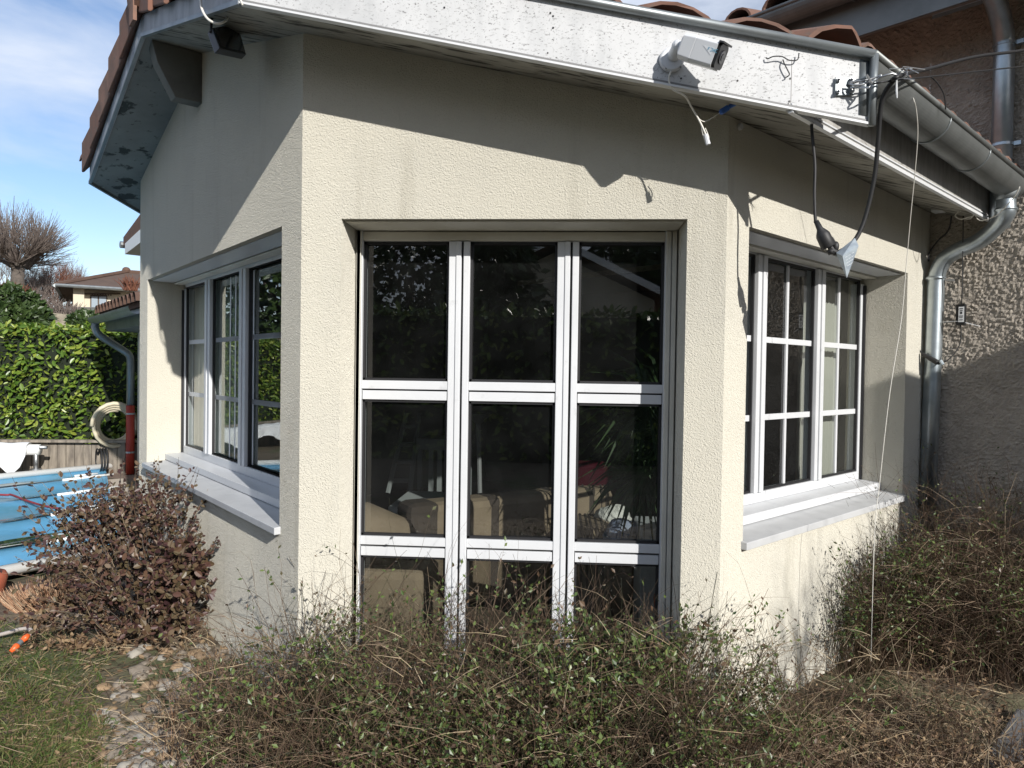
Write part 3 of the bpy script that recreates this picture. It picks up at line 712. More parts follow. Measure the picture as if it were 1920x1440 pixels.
lm = MB(); lm.tube([rb+dr*.011, rb+dr*.016], [.024, .022], 20); lm.tube([rb+dr*.014, rb+dr*.018], .012, 16); lm.build('lens', 'lens', cbo)
fe = MB(); 
sgn = -1 if sdv.dot(FW) > 0 else 1
sf = sdv*sgn   # side facing the viewer
fe.add([ra+dr*.085+sf*.0456+upv*.018, rb-dr*.004+sf*.0456+upv*.020, rb-dr*.012+sf*.0456-upv*.006], [(0, 1, 2)]); fe.build('side_mark', 'label', cbo)
def strokes(mb, o, ax, ay, glyphs, h, gap):
    x = 0
    for gph in glyphs:
        for (x0, y0, x1, y1) in gph:
            a = o+ax*((x+x0)*h)+ay*(y0*h); b = o+ax*((x+x1)*h)+ay*(y1*h); d = (b-a).normalized(); n_ = ax.cross(ay); s_ = d.cross(n_)*h*.09
            mb.quad(a-s_, b-s_, b+s_, a+s_)
        x += gap
ln_ = MB(); rnd = random.Random(3)
gl_ = [[(0, 0, 0, 1), (0, 1, .6, 1), (0, .5, .5, .5)], [(0, 0, .6, 0), (.6, 0, .6, 1), (0, 1, .6, 1)], [(0, 0, 0, 1), (0, 0, .6, 1), (.6, 0, .6, 1)], [(0, 1, .6, 1), (0, 0, .6, 0), (0, 0, 0, 1)]]
strokes(ln_, ra+dr*.108+sf*.0462+upv*.006, dr, upv, gl_, .010, 1.0); ln_.build('logo', 'blue_mark', cbo)
def cable(name, pts, r, matn, label, n=7, sm=6, cat='cable', group=None, parent=None, parts=None):
    c = MB(); c.tube(smoothpath(pts, sm), r, n); o = c.build(name, matn, parent, smooth=True)
    if not parent: tag(o, label, cat, group)
    return o
lead = cable('camera_cable', [c0+V((-.003, -.012, -.045)), onC(1254, 150, .37), onC(1262, 168, .36), onC(1284, 180, .345), onC(1296, 200, .30), onC(1309, 222, .28), onC(1318, 240, .28), onC(1327, 262, .28)], .0035, 'white_cable', 'white cable dangling from the security camera below the fascia')
q = MB(); a_ = onC(1323, 252, .28); b_ = onC(1328, 271, .28); q.tube([a_, b_], [.008, .010], 8); q.build('plug', 'white_plastic', lead)
cable('loop', [onC(1314, 232, .28), onC(1318, 252, .275), onC(1325, 270, .275), onC(1329, 258, .27), onC(1322, 240, .275)], .002, 'white_cable', '', parent=lead)
cable('branch', [onC(1309, 222, .28), onC(1320, 228, .27), onC(1334, 222, .25), onC(1350, 211, .22)], .002, 'white_cable', '', parent=lead)
q = MB(); a_ = onC(1349, 212, .22); b_ = onC(1384, 190, .22); q.tube([a_, a_.lerp(b_, .1), a_.lerp(b_, .45), a_.lerp(b_, .5), a_.lerp(b_, .9), b_], [.006, .012, .012, .008, .011, .004], 10); q.build('connector', 'blue_plastic', lead)
cable('wire', [onC(1436, 108, YF+.004), onC(1440, 110, YF+.01), onC(1450, 106, YF+.018), onC(1466, 106, YF+.014), onC(1480, 113, YF+.012), onC(1495, 112, YF+.012), onC(1498, 100, YF+.01)], .0022, 'rubber', 'bent dark wire hooked in the fascia below the zinc edge', cat='wire')
cable('wire', [onC(1468, 112, YF+.002), onC(1470, 118, YF+.012), onC(1476, 130, YF+.014), onC(1480, 140, YF+.012), onC(1472, 146, YF+.006)], .0022, 'rubber', 'short curled wire stub nailed to the fascia right of the camera', cat='wire')
# anchor plate with shackles
an = thing('cable_anchor', onC(1583, 162, YF), 'bolted steel anchor plate with shackles holding overhead cables at fascia corner', 'bracket')
q = MB(); c_ = onC(1583, 162, YF+.003); q.obox(c_, V((.034, 0, 0)), V((0, .003, 0)), Z*.034); q.tube([c_-V((-.012, .004, -.006)), c_-V((-.06, .05, -.012))], .007, 8); q.build('plate', 'zinc', an, bevel=.002)
for dxq, dzq in ((-.022, .022), (-.022, -.020), (.024, .022), (.024, -.020)):
    q = MB(); b_ = c_+V((dxq, -.003, dzq)); q.tube([b_, b_-V((0, .010, 0))], .0095, 6); q.tube([b_-V((0, .01, 0)), b_-V((0, .02, 0))], .005, 8); q.build('bolt', 'steel', an)
tie = onC(1690, 143, .43); tie2 = onC(1640, 158, .42)
q = MB(); q.tube(smoothpath([onC(1592, 155, YF+.03), onC(1612, 152, YF+.04), onC(1622, 156, YF+.05), onC(1606, 160, YF+.045), onC(1592, 157, YF+.03)], 5), .0035, 6); q.tube(smoothpath([onC(1615, 152, YF+.05), onC(1640, 146, .42), onC(1652, 141, .43), onC(1640, 152, .42), onC(1618, 156, YF+.05)], 5), .0035, 6)
q.tube([onC(1650, 145, .43), onC(1672, 138, .43), tie], .004, 6); q.build('shackle', 'steel', an, smooth=True)
q = MB(); q.tube([onC(1595, 164, YF+.02), onC(1630, 164, YF+.06), onC(1636, 158, YF+.06), onC(1625, 140, YF+.07)], .004, 6); q.build('hook', 'steel', an)
q = MB()
for i in range(7):
    a_ = tie+V((U(-.02, .02), U(-.02, .02), U(-.012, .012))); q.tube(smoothpath([a_, a_+V((U(-.03, .03), U(-.03, .01), U(0, .03))), a_+V((U(-.02, .06), U(-.03, .01), U(-.02, .04)))], 4), .0018, 5)
q.build('wire_twist', 'steel', an)
q = MB(); q.tube([onC(1681, 150, .44), onC(1681, 170, .44), onC(1682, 184, .44)], [.003, .004, .002], 6); q.build('cable_tie', 'white_plastic', an)
def dpt(px, py, d): v = ray(px, py); return CAM+v*(d/v.dot(FW))
cable('overhead_cable', [onC(1672, 150, .43), tie+Z*.004, dpt(1745, 128, 3.0), dpt(1830, 106, 3.3), dpt(1925, 93, 3.6), dpt(2100, 60, 4.2)], .0075, 'rubber', 'thick black overhead cable running from the anchor past the downpipe')
cable('overhead_cable', [onC(1634, 158, YF+.05), onC(1668, 152, .43), dpt(1760, 142, 3.0), dpt(1925, 124, 3.6), dpt(2100, 108, 4.2)], .0035, 'rubber', 'thin black overhead wire below the thick cable at the gutter corner')
cable('wire_tail', [dpt(1745, 144, 3.0), dpt(1758, 156, 3.02), dpt(1770, 178, 3.05), dpt(1773, 205, 3.08)], .0028, 'rubber', 'thin black wire end curling down from the overhead wire near the tiles', cat='wire')
# extension lead : loop, socket, tag
YS = .25
ll = cable('extension_cable', [onC(1676, 150, .43), onC(1660, 172, .40), onC(1651, 205, .37), onC(1647, 260, .33), onC(1640, 330, .29), onC(1626, 395, .26), onC(1612, 435, YS), onC(1596, 458, YS), onC(1578, 470, YS), onC(1567, 474, YS)], .0085, 'rubber', 'thick black cable looping down from the gutter corner to a wrapped plug', cat='cable')
q = MB(); q.tube([onC(1556, 462, YS), onC(1560, 472, YS), onC(1570, 474, YS), onC(1563, 476, YS)], [.010, .014, .010, .008], 8); q.build('plug', 'rubber', ll)
tg = MB(); P0, Pa, Pb, Pc, Pd = onC(1568, 474, YS+.012), onC(1603, 446, YS+.03), onC(1610, 461, YS+.05), onC(1588, 521, YS+.02), onC(1580, 480, YS+.05)
tg.prism([P0, Pa, Pb, Pd], V((0, .003, 0))); tg.prism([P0, Pd, Pc], V((0, .003, 0))); tg.prism([Pd, Pb, Pc], V((0, .003, 0)))
tg.build('plastic_wrap', 'tag', ll)
tgl = MB()
for i in range(4):
    for j in range(3):
        a_ = Pd.lerp(Pc, .12+i*.13)+(Pb-Pd)*(.12+.2*j*(1-i*.15))-V((0, .002, 0)); tgl.quad(a_, a_+(Pb-Pd)*.13, a_+(Pb-Pd)*.13+(Pc-Pd)*.02, a_+(Pc-Pd)*.02)
tgl.build('print', 'label', ll)
sk = cable('socket_cable', [onC(1521, 226, .22), onC(1523, 255, YS), onC(1528, 310, YS), onC(1527, 365, YS), onC(1529, 418, YS)], .0062, 'rubber', 'black cable hanging from the soffit with a rubber socket at its end', cat='cable')
q = MB(); a_ = onC(1530, 414, YS); b_ = onC(1556, 468, YS); q.tube([a_, a_.lerp(b_, .28), a_.lerp(b_, .42), a_.lerp(b_, .5), a_.lerp(b_, .9), a_.lerp(b_, .93)], [.009, .012, .022, .026, .027, .024], 16)
q.tube([b_, onC(1560, 476, YS)], [.014, .013], 10); q.build('socket', 'rubber', sk, smooth=True)
q = MB(); ball(q, onC(1567, 462, YS), .013, .012, .02); q.tube(smoothpath([onC(1551, 446, YS), onC(1560, 445, YS), onC(1566, 455, YS)], 5), .003, 6); q.build('socket_cap', 'rubber', sk, smooth=True)
cable('antenna_cable', [onR(1709, 172, .50), onR(1713, 186, .56), onR(1718, 205, .56), onR(1721, 250, .55), onR(1716, 320, .52), onR(1708, 400, .48), onR(1699, 500, .44), onR(1690, 600, .42), onR(1668, 740, .40), onR(1650, 900, .38), onR(1640, 1000, .38), onR(1633, 1240, .38)], .0016, 'white_cable', 'long thin white cable hanging from the gutter into the right hand bush')
# adapter and leads at the corner
pa = thing('power_adapter', onM(1803, 590, .06), 'black power adapter with printed white label hanging on roughcast wall by the downpipe', 'power adapter')
q = MB(); c_ = onM(1802, 590, .10); q.obox(c_, nR*.026, uR*.018, Z*.066); q.build('case', 'black', pa, bevel=.004)
q = MB(); q.obox(c_-uR*.0195+nR*.006, nR*.015, uR*.0015, Z*.048); lab = q.build('label', 'label', pa)
q = MB(); base = c_-uR*.0215+nR*.006
for (zq, wq, hq) in ((.036, .010, .005), (.024, .008, .004), (.010, .006, .012), (-.008, .011, .002), (-.014, .011, .002), (-.020, .009, .002), (-.034, .010, .004)): q.obox(base+Z*zq, nR*wq, uR*.0006, Z*hq*.6)
q.build('print', 'ink', lab)
q = MB(); q.tube([onM(1765, 604, .11), c_-uR*.02-Z*.042, onM(1838, 612, .05)], .002, 5); q.build('cable_tie', 'white_plastic', pa)
cable('lead', [onM(1806, 405, .16), onM(1805, 480, .14), onM(1804, 545, .12), c_+Z*.066], .0035, 'rubber', '', parent=pa)
cable('lead', [c_-Z*.066, onM(1801, 640, .10), onM(1790, 662, .12), onM(1772, 678, .15), onM(1755, 676, .15), onM(1733, 668, .14), onM(1722, 648, .13), onM(1720, 610, .12), onM(1726, 560, .11), onM(1722, 520, .10), onM(1730, 500, .08)], .0038, 'rubber', '', parent=pa)
q = MB(); a_ = onM(1728, 663, .145); b_ = onM(1762, 682, .155); q.tube([a_, a_.lerp(b_, .1), a_.lerp(b_, .4), a_.lerp(b_, .45), a_.lerp(b_, .85), b_], [.008, .013, .013, .016, .017, .008], 10); q.build('connector', 'rubber', pa)
q = MB(); q.tube([onM(1763, 676, .16), onM(1768, 684, .16)], .011, 8); q.build('sticker', 'tag', pa)
cd_ = MB(); a_ = onM(1729, 510, .03); b_ = onM(1722, 935, .03); cd_.tube([a_, b_], .009, 8); tag(cd_.build('conduit', 'cream_wall', smooth=True), 'slim cream conduit running down the wall corner behind the downpipe', 'conduit')
cable('corner_cable', [onM(1784, 405, .10), onM(1778, 432, .07), onM(1758, 452, .06), onM(1742, 475, .05), onM(1741, 490, .04)], .005, 'rubber', 'short black cable curving from the soffit to the wall corner')
coil = []
cc_ = onM(1812, 402, .24)
for i in range(34): th = i*.37; coil.append(cc_+nR*(math.cos(th)*(.052+.004*math.sin(i)))+Z*(math.sin(th)*.030+.004*math.sin(i*1.7))-uR*.001*i)
coil += [onM(1838, 414, .28), onM(1868, 404, .34), onM(1888, 385, .38), onM(1905, 365, .42), onM(1912, 350, .44)]
cable('cable_coil', coil, .003, 'white_cable', 'coil of white cable hooked under the eave end above the downpipe', sm=3)
jb = MB(); c_ = onR(1762, 392, .10); jb.obox(c_, uR*.04, nR*.04, Z*.02); tag(jb.build('junction_box', 'white_plastic', bevel=.006), 'small pale junction box under the soffit at the wall corner', 'junction box')
# floodlight under the gable
fl_ = thing('floodlight', onL(425, 30, .18), 'black floodlight hanging below the gable soffit at the upper left', 'floodlight')
q = MB(); fcn = [onL(398, 52, .30), onL(445, 43, .10), onL(462, 102, .10), onL(412, 90, .30)]
nn = (fcn[1]-fcn[0]).cross(fcn[3]-fcn[0]).normalized()
if nn.dot(FW) < 0: nn = -nn
q.prism(fcn, nn*.035); q.build('housing', 'black', fl_, bevel=.004)
q = MB(); ctr = sum(fcn, V())/4; q.prism([c_+(ctr-c_)*.14-nn*.002 for c_ in fcn], nn*.003); q.build('glass', 'lens', fl_)
q = MB(); q.tube([onL(400, 55, .30)+nn*.018, onL(398, 30, .28), onL(420, 22, .2), onL(452, 22, .1), onL(455, 48, .1)+nn*.018], .006, 6); q.build('yoke', 'black', fl_)
q = MB(); tp_ = onL(424, 18, .2); q.tube([onL(424, 24, .2), tp_+Z*.05], .03, 12); q.build('mount', 'black', fl_)
cable('floodlight_cable', [onL(376, -12, .35), onL(378, 15, .36), onL(390, 36, .35), onL(408, 44, .32), onL(424, 38, .28), onL(428, 24, .22)], .0055, 'white_cable', 'white cable drooping over the gable board to the black floodlight')
cable('clip', [onC(448, -4, .36), onC(452, 2, .37), onC(455, 10, .365)], .004, 'white_cable', 'small white cable clip on the roof corner above the floodlight', cat='clip')

# ------------------------------------------------------------------ pool, fence, roller
ZP = -1.43
NR_, FR_ = onZ(226, 1035, ZP), onZ(198, 877, ZP)
rodd = (onZ(0, 1080, ZP)-NR_); rodd.z = 0; rodd.normalize()
dk = MB(); LP = 9.0
a0, a1 = NR_-rodd*2.2+(NR_-FR_)*.16, FR_-rodd*1.3+(FR_-NR_)*.05
dk.prism([a0-Z*.075, NR_+rodd*LP+(NR_-FR_)*.16-Z*.075, FR_+rodd*LP+(FR_-NR_)*.08-Z*.075, a1-Z*.075], -Z*.1)
tag(dk.build('pool_deck', 'deck', bevel=.01), kind='structure')
st = MB(); 
for q in ([(201, 900), (232, 898), (248, 925), (205, 925)], [(206, 928), (252, 926), (262, 955), (208, 958)], [(209, 960), (262, 957), (280, 990), (212, 1000)]):
    st.prism([onZ(x, y, ZP-.05) for x, y in q], Z*.008)
tag(st.build('pool_coping', 'stone_light', bevel=.004), kind='structure')
pc = thing('pool_cover', (NR_+FR_)/2, 'blue tarpaulin pool cover with puddles and white support bars', 'pool cover')
def pcp(u, v, z=0):  # u along rods from right end, v near->far
    a = NR_.lerp(FR_, v); return a+rodd*u+Z*z
nvr = [0, .118, .30, .46, .64, .80, .97]
rodv = []
for (px, py) in ((216, 997), (205, 952), (206, 918), (203, 893)):
    q = onZ(px, py, ZP); rodv.append((q-NR_).dot((FR_-NR_).normalized())/(FR_-NR_).length)
allv = [0.0]+rodv+[.985]
us = [i*.15 for i in range(61)]; vsn = [i/60 for i in range(61)]
def sag(u, v):
    for i in range(len(allv)-1):
        if allv[i] <= v <= allv[i+1]:
            t = (v-allv[i])/(allv[i+1]-allv[i]); break
    else: t = 0
    return -.04*math.sin(math.pi*t)*(1 if u > .4 else u/.4*.6+.4) + .012*noise.noise(V((u*1.5, v*9, 0)))
q = MB(); vs = [pcp(u, v, sag(u, v)) for v in vsn for u in us]; n_ = len(us)
q.add(vs, [(j*n_+i, j*n_+i+1, (j+1)*n_+i+1, (j+1)*n_+i) for j in range(60) for i in range(n_-1)]); q.build('cover', 'cover', pc, smooth=True)
for i, v in enumerate(rodv):
    q = MB(); q.tube([pcp(-.08-.03*(i == 2), v, .02), pcp((.58, .60, .58, .56)[i], v, .014)], .017, 10); q.build('support_bar', 'white_tube', pc, smooth=True)
q = MB(); q.tube([pcp(-.1, 0, .03), pcp(LP, 0, .03)], .042, 10); q.build('support_bar', 'white_tube', pc, smooth=True)
q = MB(); q.tube([pcp(-.15, .985, .03), pcp(LP, .985, .03)], .045, 10); q.build('support_bar', 'white_tube', pc, smooth=True)
for (v, u0, u1, rr) in ((rodv[1]+.045, .16, .55, .014), (rodv[3]+.07, .12, .42, .014)):
    q = MB(); q.tube([pcp(u0, v, .0), pcp(u1, v, .0)], rr, 8); q.build('support_bar', 'white_tube', pc, smooth=True)
for (v, u, ru, rv_) in ((rodv[0]+.06, .75, .55, .035), (rodv[1]+.035, .7, .4, .03), (rodv[2]+.05, .75, .35, .03), (rodv[2]+.07, 2.2, .45, .025), (.08, 2.1, .6, .02), (rodv[3]+.06, 1.1, .5, .03), (rodv[3]+.05, 2.6, .6, .03), (.35, 3.8, .8, .03)):
    q = MB(); q.poly([pcp(u+ru*math.cos(t*.262)*(1+.2*math.sin(t*1.3)), v+rv_*math.sin(t*.262), sag(u+ru*math.cos(t*.262), v+rv_*math.sin(t*.262))+.020) for t in range(24)]); q.build('puddle', mat('puddle', (.02, .045, .04), .06) if 'puddle' not in bpy.data.materials else bpy.data.materials['puddle'], pc)
cable('rope', [onZ(-40, 926, ZP+.02), onZ(10, 928, ZP+.02), onZ(22, 928, ZP+.02), onZ(48, 938, ZP+.02), onZ(80, 948, ZP+.02), onZ(112, 954, ZP+.03)], .012, 'red_cord', 'thin dark red cord lying across the blue pool cover', cat='cord')
# plank fence behind the pool
fa, fbq = onZ(236, 884, ZP-.05), onZ(0, 884, ZP-.05)
fd_ = (fbq-fa); fd_.z = 0; fd_.normalize(); fn_ = V((fd_.y, -fd_.x, 0)); fn_ = fn_ if fn_.dot(FW) < 0 else -fn_
hF = dist_pt(150, 832, (fa-CAM).length*.985).z - (ZP-.05)
wf = MB()
for i in range(90):
    u = -.35+i*.118; h = hF+U(-.02, .02)-.02*(u < .6)
    c_ = fa+fd_*(u+.056)+Z*(h/2-.1); wf.obox(c_, fd_*.055, fn_*U(.010, .016), Z*(h/2+.1))
wfo = wf.build('plank_fence', 'wood_grey', bevel=.004); tag(wfo, 'low weathered grey plank fence behind the covered pool', 'fence')
q = MB(); q.obox(fa+fd_*4.9+fn_*.03+Z*(hF+.01), fd_*5.2, fn_*.07, Z*.018); q.build('cap_rail', 'wood_grey', wfo, bevel=.004)
# cover roller with white tarpaulin
rl = thing('cover_roller', fa+fd_*1.2+fn_*.35, 'pool cover roller under white tarpaulin in front of the plank fence', 'cover roller')
rp = fa+fd_*1.12+fn_*.42; zrt = dist_pt(80, 830, (rp-CAM).xy.length).z
q = MB(); q.tube([rp+Z*(zrt-.09-rp.z)-fd_*.15, rp+Z*(zrt-.09-rp.z)+fd_*8], .075, 12); q.build('roller', 'white_tube', rl, smooth=True)
q = MB(); vs = []; n1 = 160; nt_ = 9
for i in range(n1+1):
    u = -.02+i*.05
    fu = math.exp(-((u-.16)/.16)**2) + (.5+.5*math.cos((u-1.25)*2*math.pi/1.3) if u > .55 else 0)
    hgt = .17+.22*fu*(1 if u < 1.5 else .8)-(.10 if u < .03 else 0)
    for k in range(nt_):
        t = k/(nt_-1)
        if k < 3: o_t, z_t = (-.10, .02, .10)[k], (-.03, .012, -.025)[k]
        else:
            tt_ = (k-2)/(nt_-3); o_t = .11+.05*tt_+.03*math.sin(u*9+tt_*2)*tt_+.02*math.sin(u*23)*tt_; z_t = -.03-hgt*tt_
        vs.append(rp+fn_*o_t+fd_*(u-.05*(1-fu)*t*(u < .2))+Z*(zrt-rp.z+z_t+.006*math.sin(u*17+k)))
q.add(vs, [(i*nt_+k, i*nt_+k+1, (i+1)*nt_+k+1, (i+1)*nt_+k) for i in range(n1) for k in range(nt_-1)])
to = q.build('tarpaulin', 'tarp', rl, smooth=True)
q = MB(); pp_ = rp-fd_*.10; q.tube([pp_+Z*(zrt-.08-pp_.z), pp_+Z*(ZP-pp_.z)], .032, 10); q.tube([pp_+fn_*.01-fd_*.15+Z*(zrt-.055-pp_.z), pp_+fd_*.12+Z*(zrt-.055-pp_.z)], .026, 8); q.tube([pp_+Z*(ZP-pp_.z+.0), pp_+Z*(ZP-pp_.z+.05)], .07, 12); q.build('stand', 'steel', rl, smooth=True)
q = MB(); s_ = rp+fd_*1.02+fn_*.15; q.tube([s_+Z*(zrt-rp.z+.0), s_+Z*(ZP-rp.z+.02)], .010, 6); q.build('strap', 'stem_brown', rl)

# ------------------------------------------------------------------ foliage helpers
def rdir(): 
    while True:
        v = V((U(-1, 1), U(-1, 1), U(-1, 1)))
        if .05 < v.length < 1: return v.normalized()
def hedge(name, o, du, dn, length, depth, z0, z1, n, ls, label, top=True, leaf='leaf_hedge', back=False, wob=.12):
    """du along, dn towards the viewer; leaves on the front, top and ends over a dark woody core"""
    h = thing(name, o+du*length/2+Z*(z0-o.z), label, 'hedge')
    c = MB(); k = .10
    c.box8([V((q.x, q.y, z)) for z in (z0, z1-k) for q in (o+du*k-dn*k, o+du*(length-k)-dn*k, o+du*(length-k)-dn*(depth-k), o+du*k-dn*(depth-k))])
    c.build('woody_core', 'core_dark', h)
    lf = MB()
    area_f = length*(z1-z0); area_t = length*depth if top else 0; area_e = depth*(z1-z0)
    tot = area_f+area_t+2*area_e
    for i in range(n):
        r = R_()*tot
        if r < area_f: u, w_, z, nn = U(0, length), 0, U(z0, z1), dn
        elif r < area_f+area_t: u, w_, z, nn = U(0, length), U(0, depth), z1, Z
        else: u, w_, z = (0 if R_() < .5 else length), U(0, depth), U(z0, z1); nn = du*(-1 if u == 0 else 1)
        b = wob*noise.noise(V((u*1.6, z*1.9, w_*1.6)))+.05*noise.noise(V((u*6, z*6, w_*6)))
        p_ = o+du*u-dn*w_+nn*(b-U(0, .16)); p_.z = z + (nn.z*(b-U(0, .13)) if nn.z else 0)
        d = (nn*U(.2, .9)+V((U(-1, 1), U(-1, 1), U(-1, .5)))).normalized()
        nrm = (nn*U(.3, 1.2)+Z*.5+rdir()*.8).normalized()
        l_ = ls*U(.6, 1.25); lf.oval(p_, d, nrm, l_, l_*.21, .25)
    lf.build('foliage', leaf, h, fix=False); return h
hz1 = dist_pt(120, 612, (fa-CAM).xy.length+.4).z
hedge('laurel_hedge', fa-fd_*.6-fn_*.45, fd_, fn_, 11.5, 1.3, -1.25, hz1, 26000, .105, 'sunlit clipped laurel hedge growing above the plank fence by the pool')
# outbuilding with low roof, downpipe and hose
Pq = onZ(257, 889, GZ)
ob = thing('outbuilding', Pq, 'low outbuilding with tiled eave, grey gutter and red-footed downpipe beyond the extension', 'outbuilding')
ow = lambda s, z, o: Pq - uL*s + nL*o + Z*(z-Pq.z)
q = MB(); q.box8([ow(.0, GZ-.2, 0), ow(1.7, GZ-.2, 0), ow(1.7, GZ-.2, -2.4), ow(0, GZ-.2, -2.4), ow(0, .80, 0), ow(1.7, .80, 0), ow(1.7, .9, -2.4), ow(0, .9, -2.4)]); q.build('wall', 'cream_wall', ob)
zo = dist_pt(200, 604, (Pq-CAM).xy.length-.1).z
q = MB(); q.box8([ow(-.05, zo+.06, .48), ow(2.7, zo+.06, .48), ow(2.7, zo+.06, -2.5), ow(-.05, zo+.06, -2.5), ow(-.05, zo+.12, .48), ow(2.7, zo+.12, .48), ow(2.7, zo+.14, -2.5), ow(-.05, zo+.14, -2.5)]); oro = q.build('roof', 'tile_brown', ob)
q = MB()
for i in range(12):
    s_ = .06+i*.225
    for (oa, ob_) in ((.54, -.1),):
        za_, zb_ = zo+.12-(oa-.48)*.06, zo+.12-(ob_-.48)*.06
        bs = [(s_+math.cos(math.pi*k/6)*.105, math.sin(math.pi*k/6)*.11) for k in range(7)]
        vs = [ow(a, za_+b, oa) for a, b in bs]+[ow(a, zb_+b, ob_) for a, b in bs]
        q.add(vs, [(k, k+1, 8+k, 7+k) for k in range(6)]); q.add([ow(s_+(a-s_)*.8, za_+b*.8, oa-.02) for a, b in bs], [tuple(range(7))])
q.build('barrel_tiles', 'tile_brown', oro)
q = MB(); q.prism([ow(-.02, zo-.13, 0), ow(-.02, zo-.13, .40), ow(-.02, zo+.07, .42), ow(-.02, zo+.07, 0)], -uL*2.7); q.build('eave_board', 'zinc_old', ob)
q = MB(); pr2 = lambda s: [ow(s, zo+.05+math.sin(math.pi+math.pi*k/10)*.085, .54+math.cos(math.pi+math.pi*k/10)*.085) for k in range(11)]
r0, r1 = pr2(-.07), pr2(2.7)
for k in range(10): q.quad(r0[k], r1[k], r1[k+1], r0[k+1])
q.poly(r0); ogo = q.build('gutter', 'zinc', ob, smooth=False)
q = MB(); q.tube(smoothpath([ow(.02, zo-.02, .54), ow(.02, zo-.10, .54), ow(.0, zo-.19, .48), ow(-.07, zo-.36, .22), ow(-.06, zo-.46, .10), ow(-.06, zo-.60, .08)], 5)+[ow(-.06, -.55, .08)], .052, 14); q.build('downpipe', 'zinc', ob, smooth=True)
q = MB(); q.tube([ow(-.06, -.50, .08), ow(-.06, GZ, .08)], .058, 14); rfo = q.build('downpipe_foot', 'red_pvc', ob, smooth=True)
for z_ in (-.62, -1.18):
    q = MB(); q.tube([ow(-.06, z_+.012, .08), ow(-.06, z_-.012, .08)], .066, 14); q.build('pipe_clamp', 'steel', rfo)
hs = MB(); hc = ow(-.26, -.80, .24); hx_ = nL
hp = []
for i in range(70): th = i*.30; rr = .33-.0016*i; hp.append(hc+hx_*math.cos(th)*rr*.9+Z*(math.sin(th)*rr*1.0)+uL*(.0015*i))
hs.tube(hp, .03, 8); tag(hs.build('pool_hose', 'hose_cream', smooth=True), 'coiled cream pool hose hanging behind the red downpipe foot', 'hose')
hs = MB(); hc = ow(-.25, -1.30, .35); hp = [hc+uL*math.cos(i*.35)*(.2+.01*math.sin(i))+Z*math.sin(i*.35)*.17+nL*(.002*i) for i in range(60)]
hs.tube(hp, .012, 6); tag(hs.build('garden_hose', 'rubber', smooth=True), 'coil of thin black hose below the cream pool hose by the fence', 'hose')

# ------------------------------------------------------------------ far houses, hill, trees
def P_at(px, d): q = dist_pt(px, 690, d); return V((q.x, q.y, 0))
def z_at(px, py, d): return dist_pt(px, py, d).z
dH = 42.0
fh = thing('far_house', P_at(190, dH)+Z*2.5, 'cream hillside house with brown hipped roof and balcony above the hedge', 'house')
va = (P_at(191, dH)-P_at(190, dH)).normalized(); vb = V((-va.y, va.x, 0)); vb = vb if vb.dot(FW) > 0 else -vb
o_ = P_at(138, dH); W_ = 9.0
ze0, zw0 = z_at(150, 541, dH), z_at(150, 640, dH)
hv = lambda a, b, z: o_+va*a+vb*b+Z*z
q = MB(); q.box8([hv(0, 0, zw0), hv(W_, 0, zw0), hv(W_, 8, zw0), hv(0, 8, zw0), hv(0, 0, ze0), hv(W_, 0, ze0), hv(W_, 8, ze0), hv(0, 8, ze0)])
q.box8([hv(-.02, -.35, zw0), hv(.45, -.35, zw0), hv(.45, .05, zw0), hv(-.02, .05, zw0), hv(-.02, -.35, ze0), hv(.45, -.35, ze0), hv(.45, .05, ze0), hv(-.02, .05, ze0)]); q.build('wall', 'cream_wall', fh)
zr = z_at(235, 507, dH+3); xr_ = (P_at(236, dH+4)-o_).dot(va)
e0, e1 = -.75, W_+.7; zz0 = z_at(118, 537, dH-.6)
pts = [hv(e0, -.9, zz0), hv(e1, -.9, zz0), hv(e1, 8.9, zz0), hv(e0, 8.9, zz0), hv(xr_, 4, zr), hv(xr_+2, 4, zr)]
q = MB(); q.add(pts, [(0, 1, 5, 4), (1, 2, 5), (2, 3, 4, 5), (3, 0, 4)]); q.poly([p_-Z*.02 for p_ in pts[:4]]); ro_ = q.build('roof', mat('far_tile', (.115, .076, .058), .9, var=(2.5, (.085, .058, .046), .4, .7), bump=(3, .4, .1)), fh)
q = MB(); q.tube([pts[0]+Z*.02, pts[1]+Z*.02], .09, 8); q.tube([pts[0], pts[3]], .09, 8); q.build('gutter', 'zinc', ro_)
q = MB()
for a, b in ((pts[0], pts[4]), (pts[4], pts[5]), (pts[3], pts[4])): q.tube([a+Z*.05, b+Z*.05], .11, 6)
ball(q, pts[4]+Z*.12, .22, .22, .2); q.build('ridge', 'tile_brown', ro_)
def frect(px0, py0, px1, py1, off=.0): return [on(x, y, o_+vb*off, vb) for x, y in ((px0, py1), (px1, py1), (px1, py0), (px0, py0))]
q = MB(); q.prism(frect(169, 553, 201, 606, -.03), vb*.05); dro = q.build('balcony_door', 'brown_frame', fh)
q = MB(); q.prism(frect(171.5, 556, 183, 604, -.05), vb*.03); q.prism(frect(186, 556, 199, 604, -.05), vb*.03); q.build('pane', 'dim_glass', dro)
q = MB(); q.prism(frect(148, 549, 226, 551.5, -.25), vb*.2); 
for i in range(8): q.prism(frect(172+i*5, 551, 174+i*5, 554.5, -.25), vb*.1)
q.build('awning', 'brown_frame', fh)
q = MB()
for i in range(22): q.tube([on(147+i*1.85, 578, o_-vb*1.0, vb), on(147+i*1.85, 603, o_-vb*1.0, vb)], .018, 4)
for py in (577, 603): q.tube([on(146, py, o_-vb*1.0, vb), on(187, py, o_-vb*1.0, vb)], .03, 5)
q.build('railing', 'zinc_old', fh)
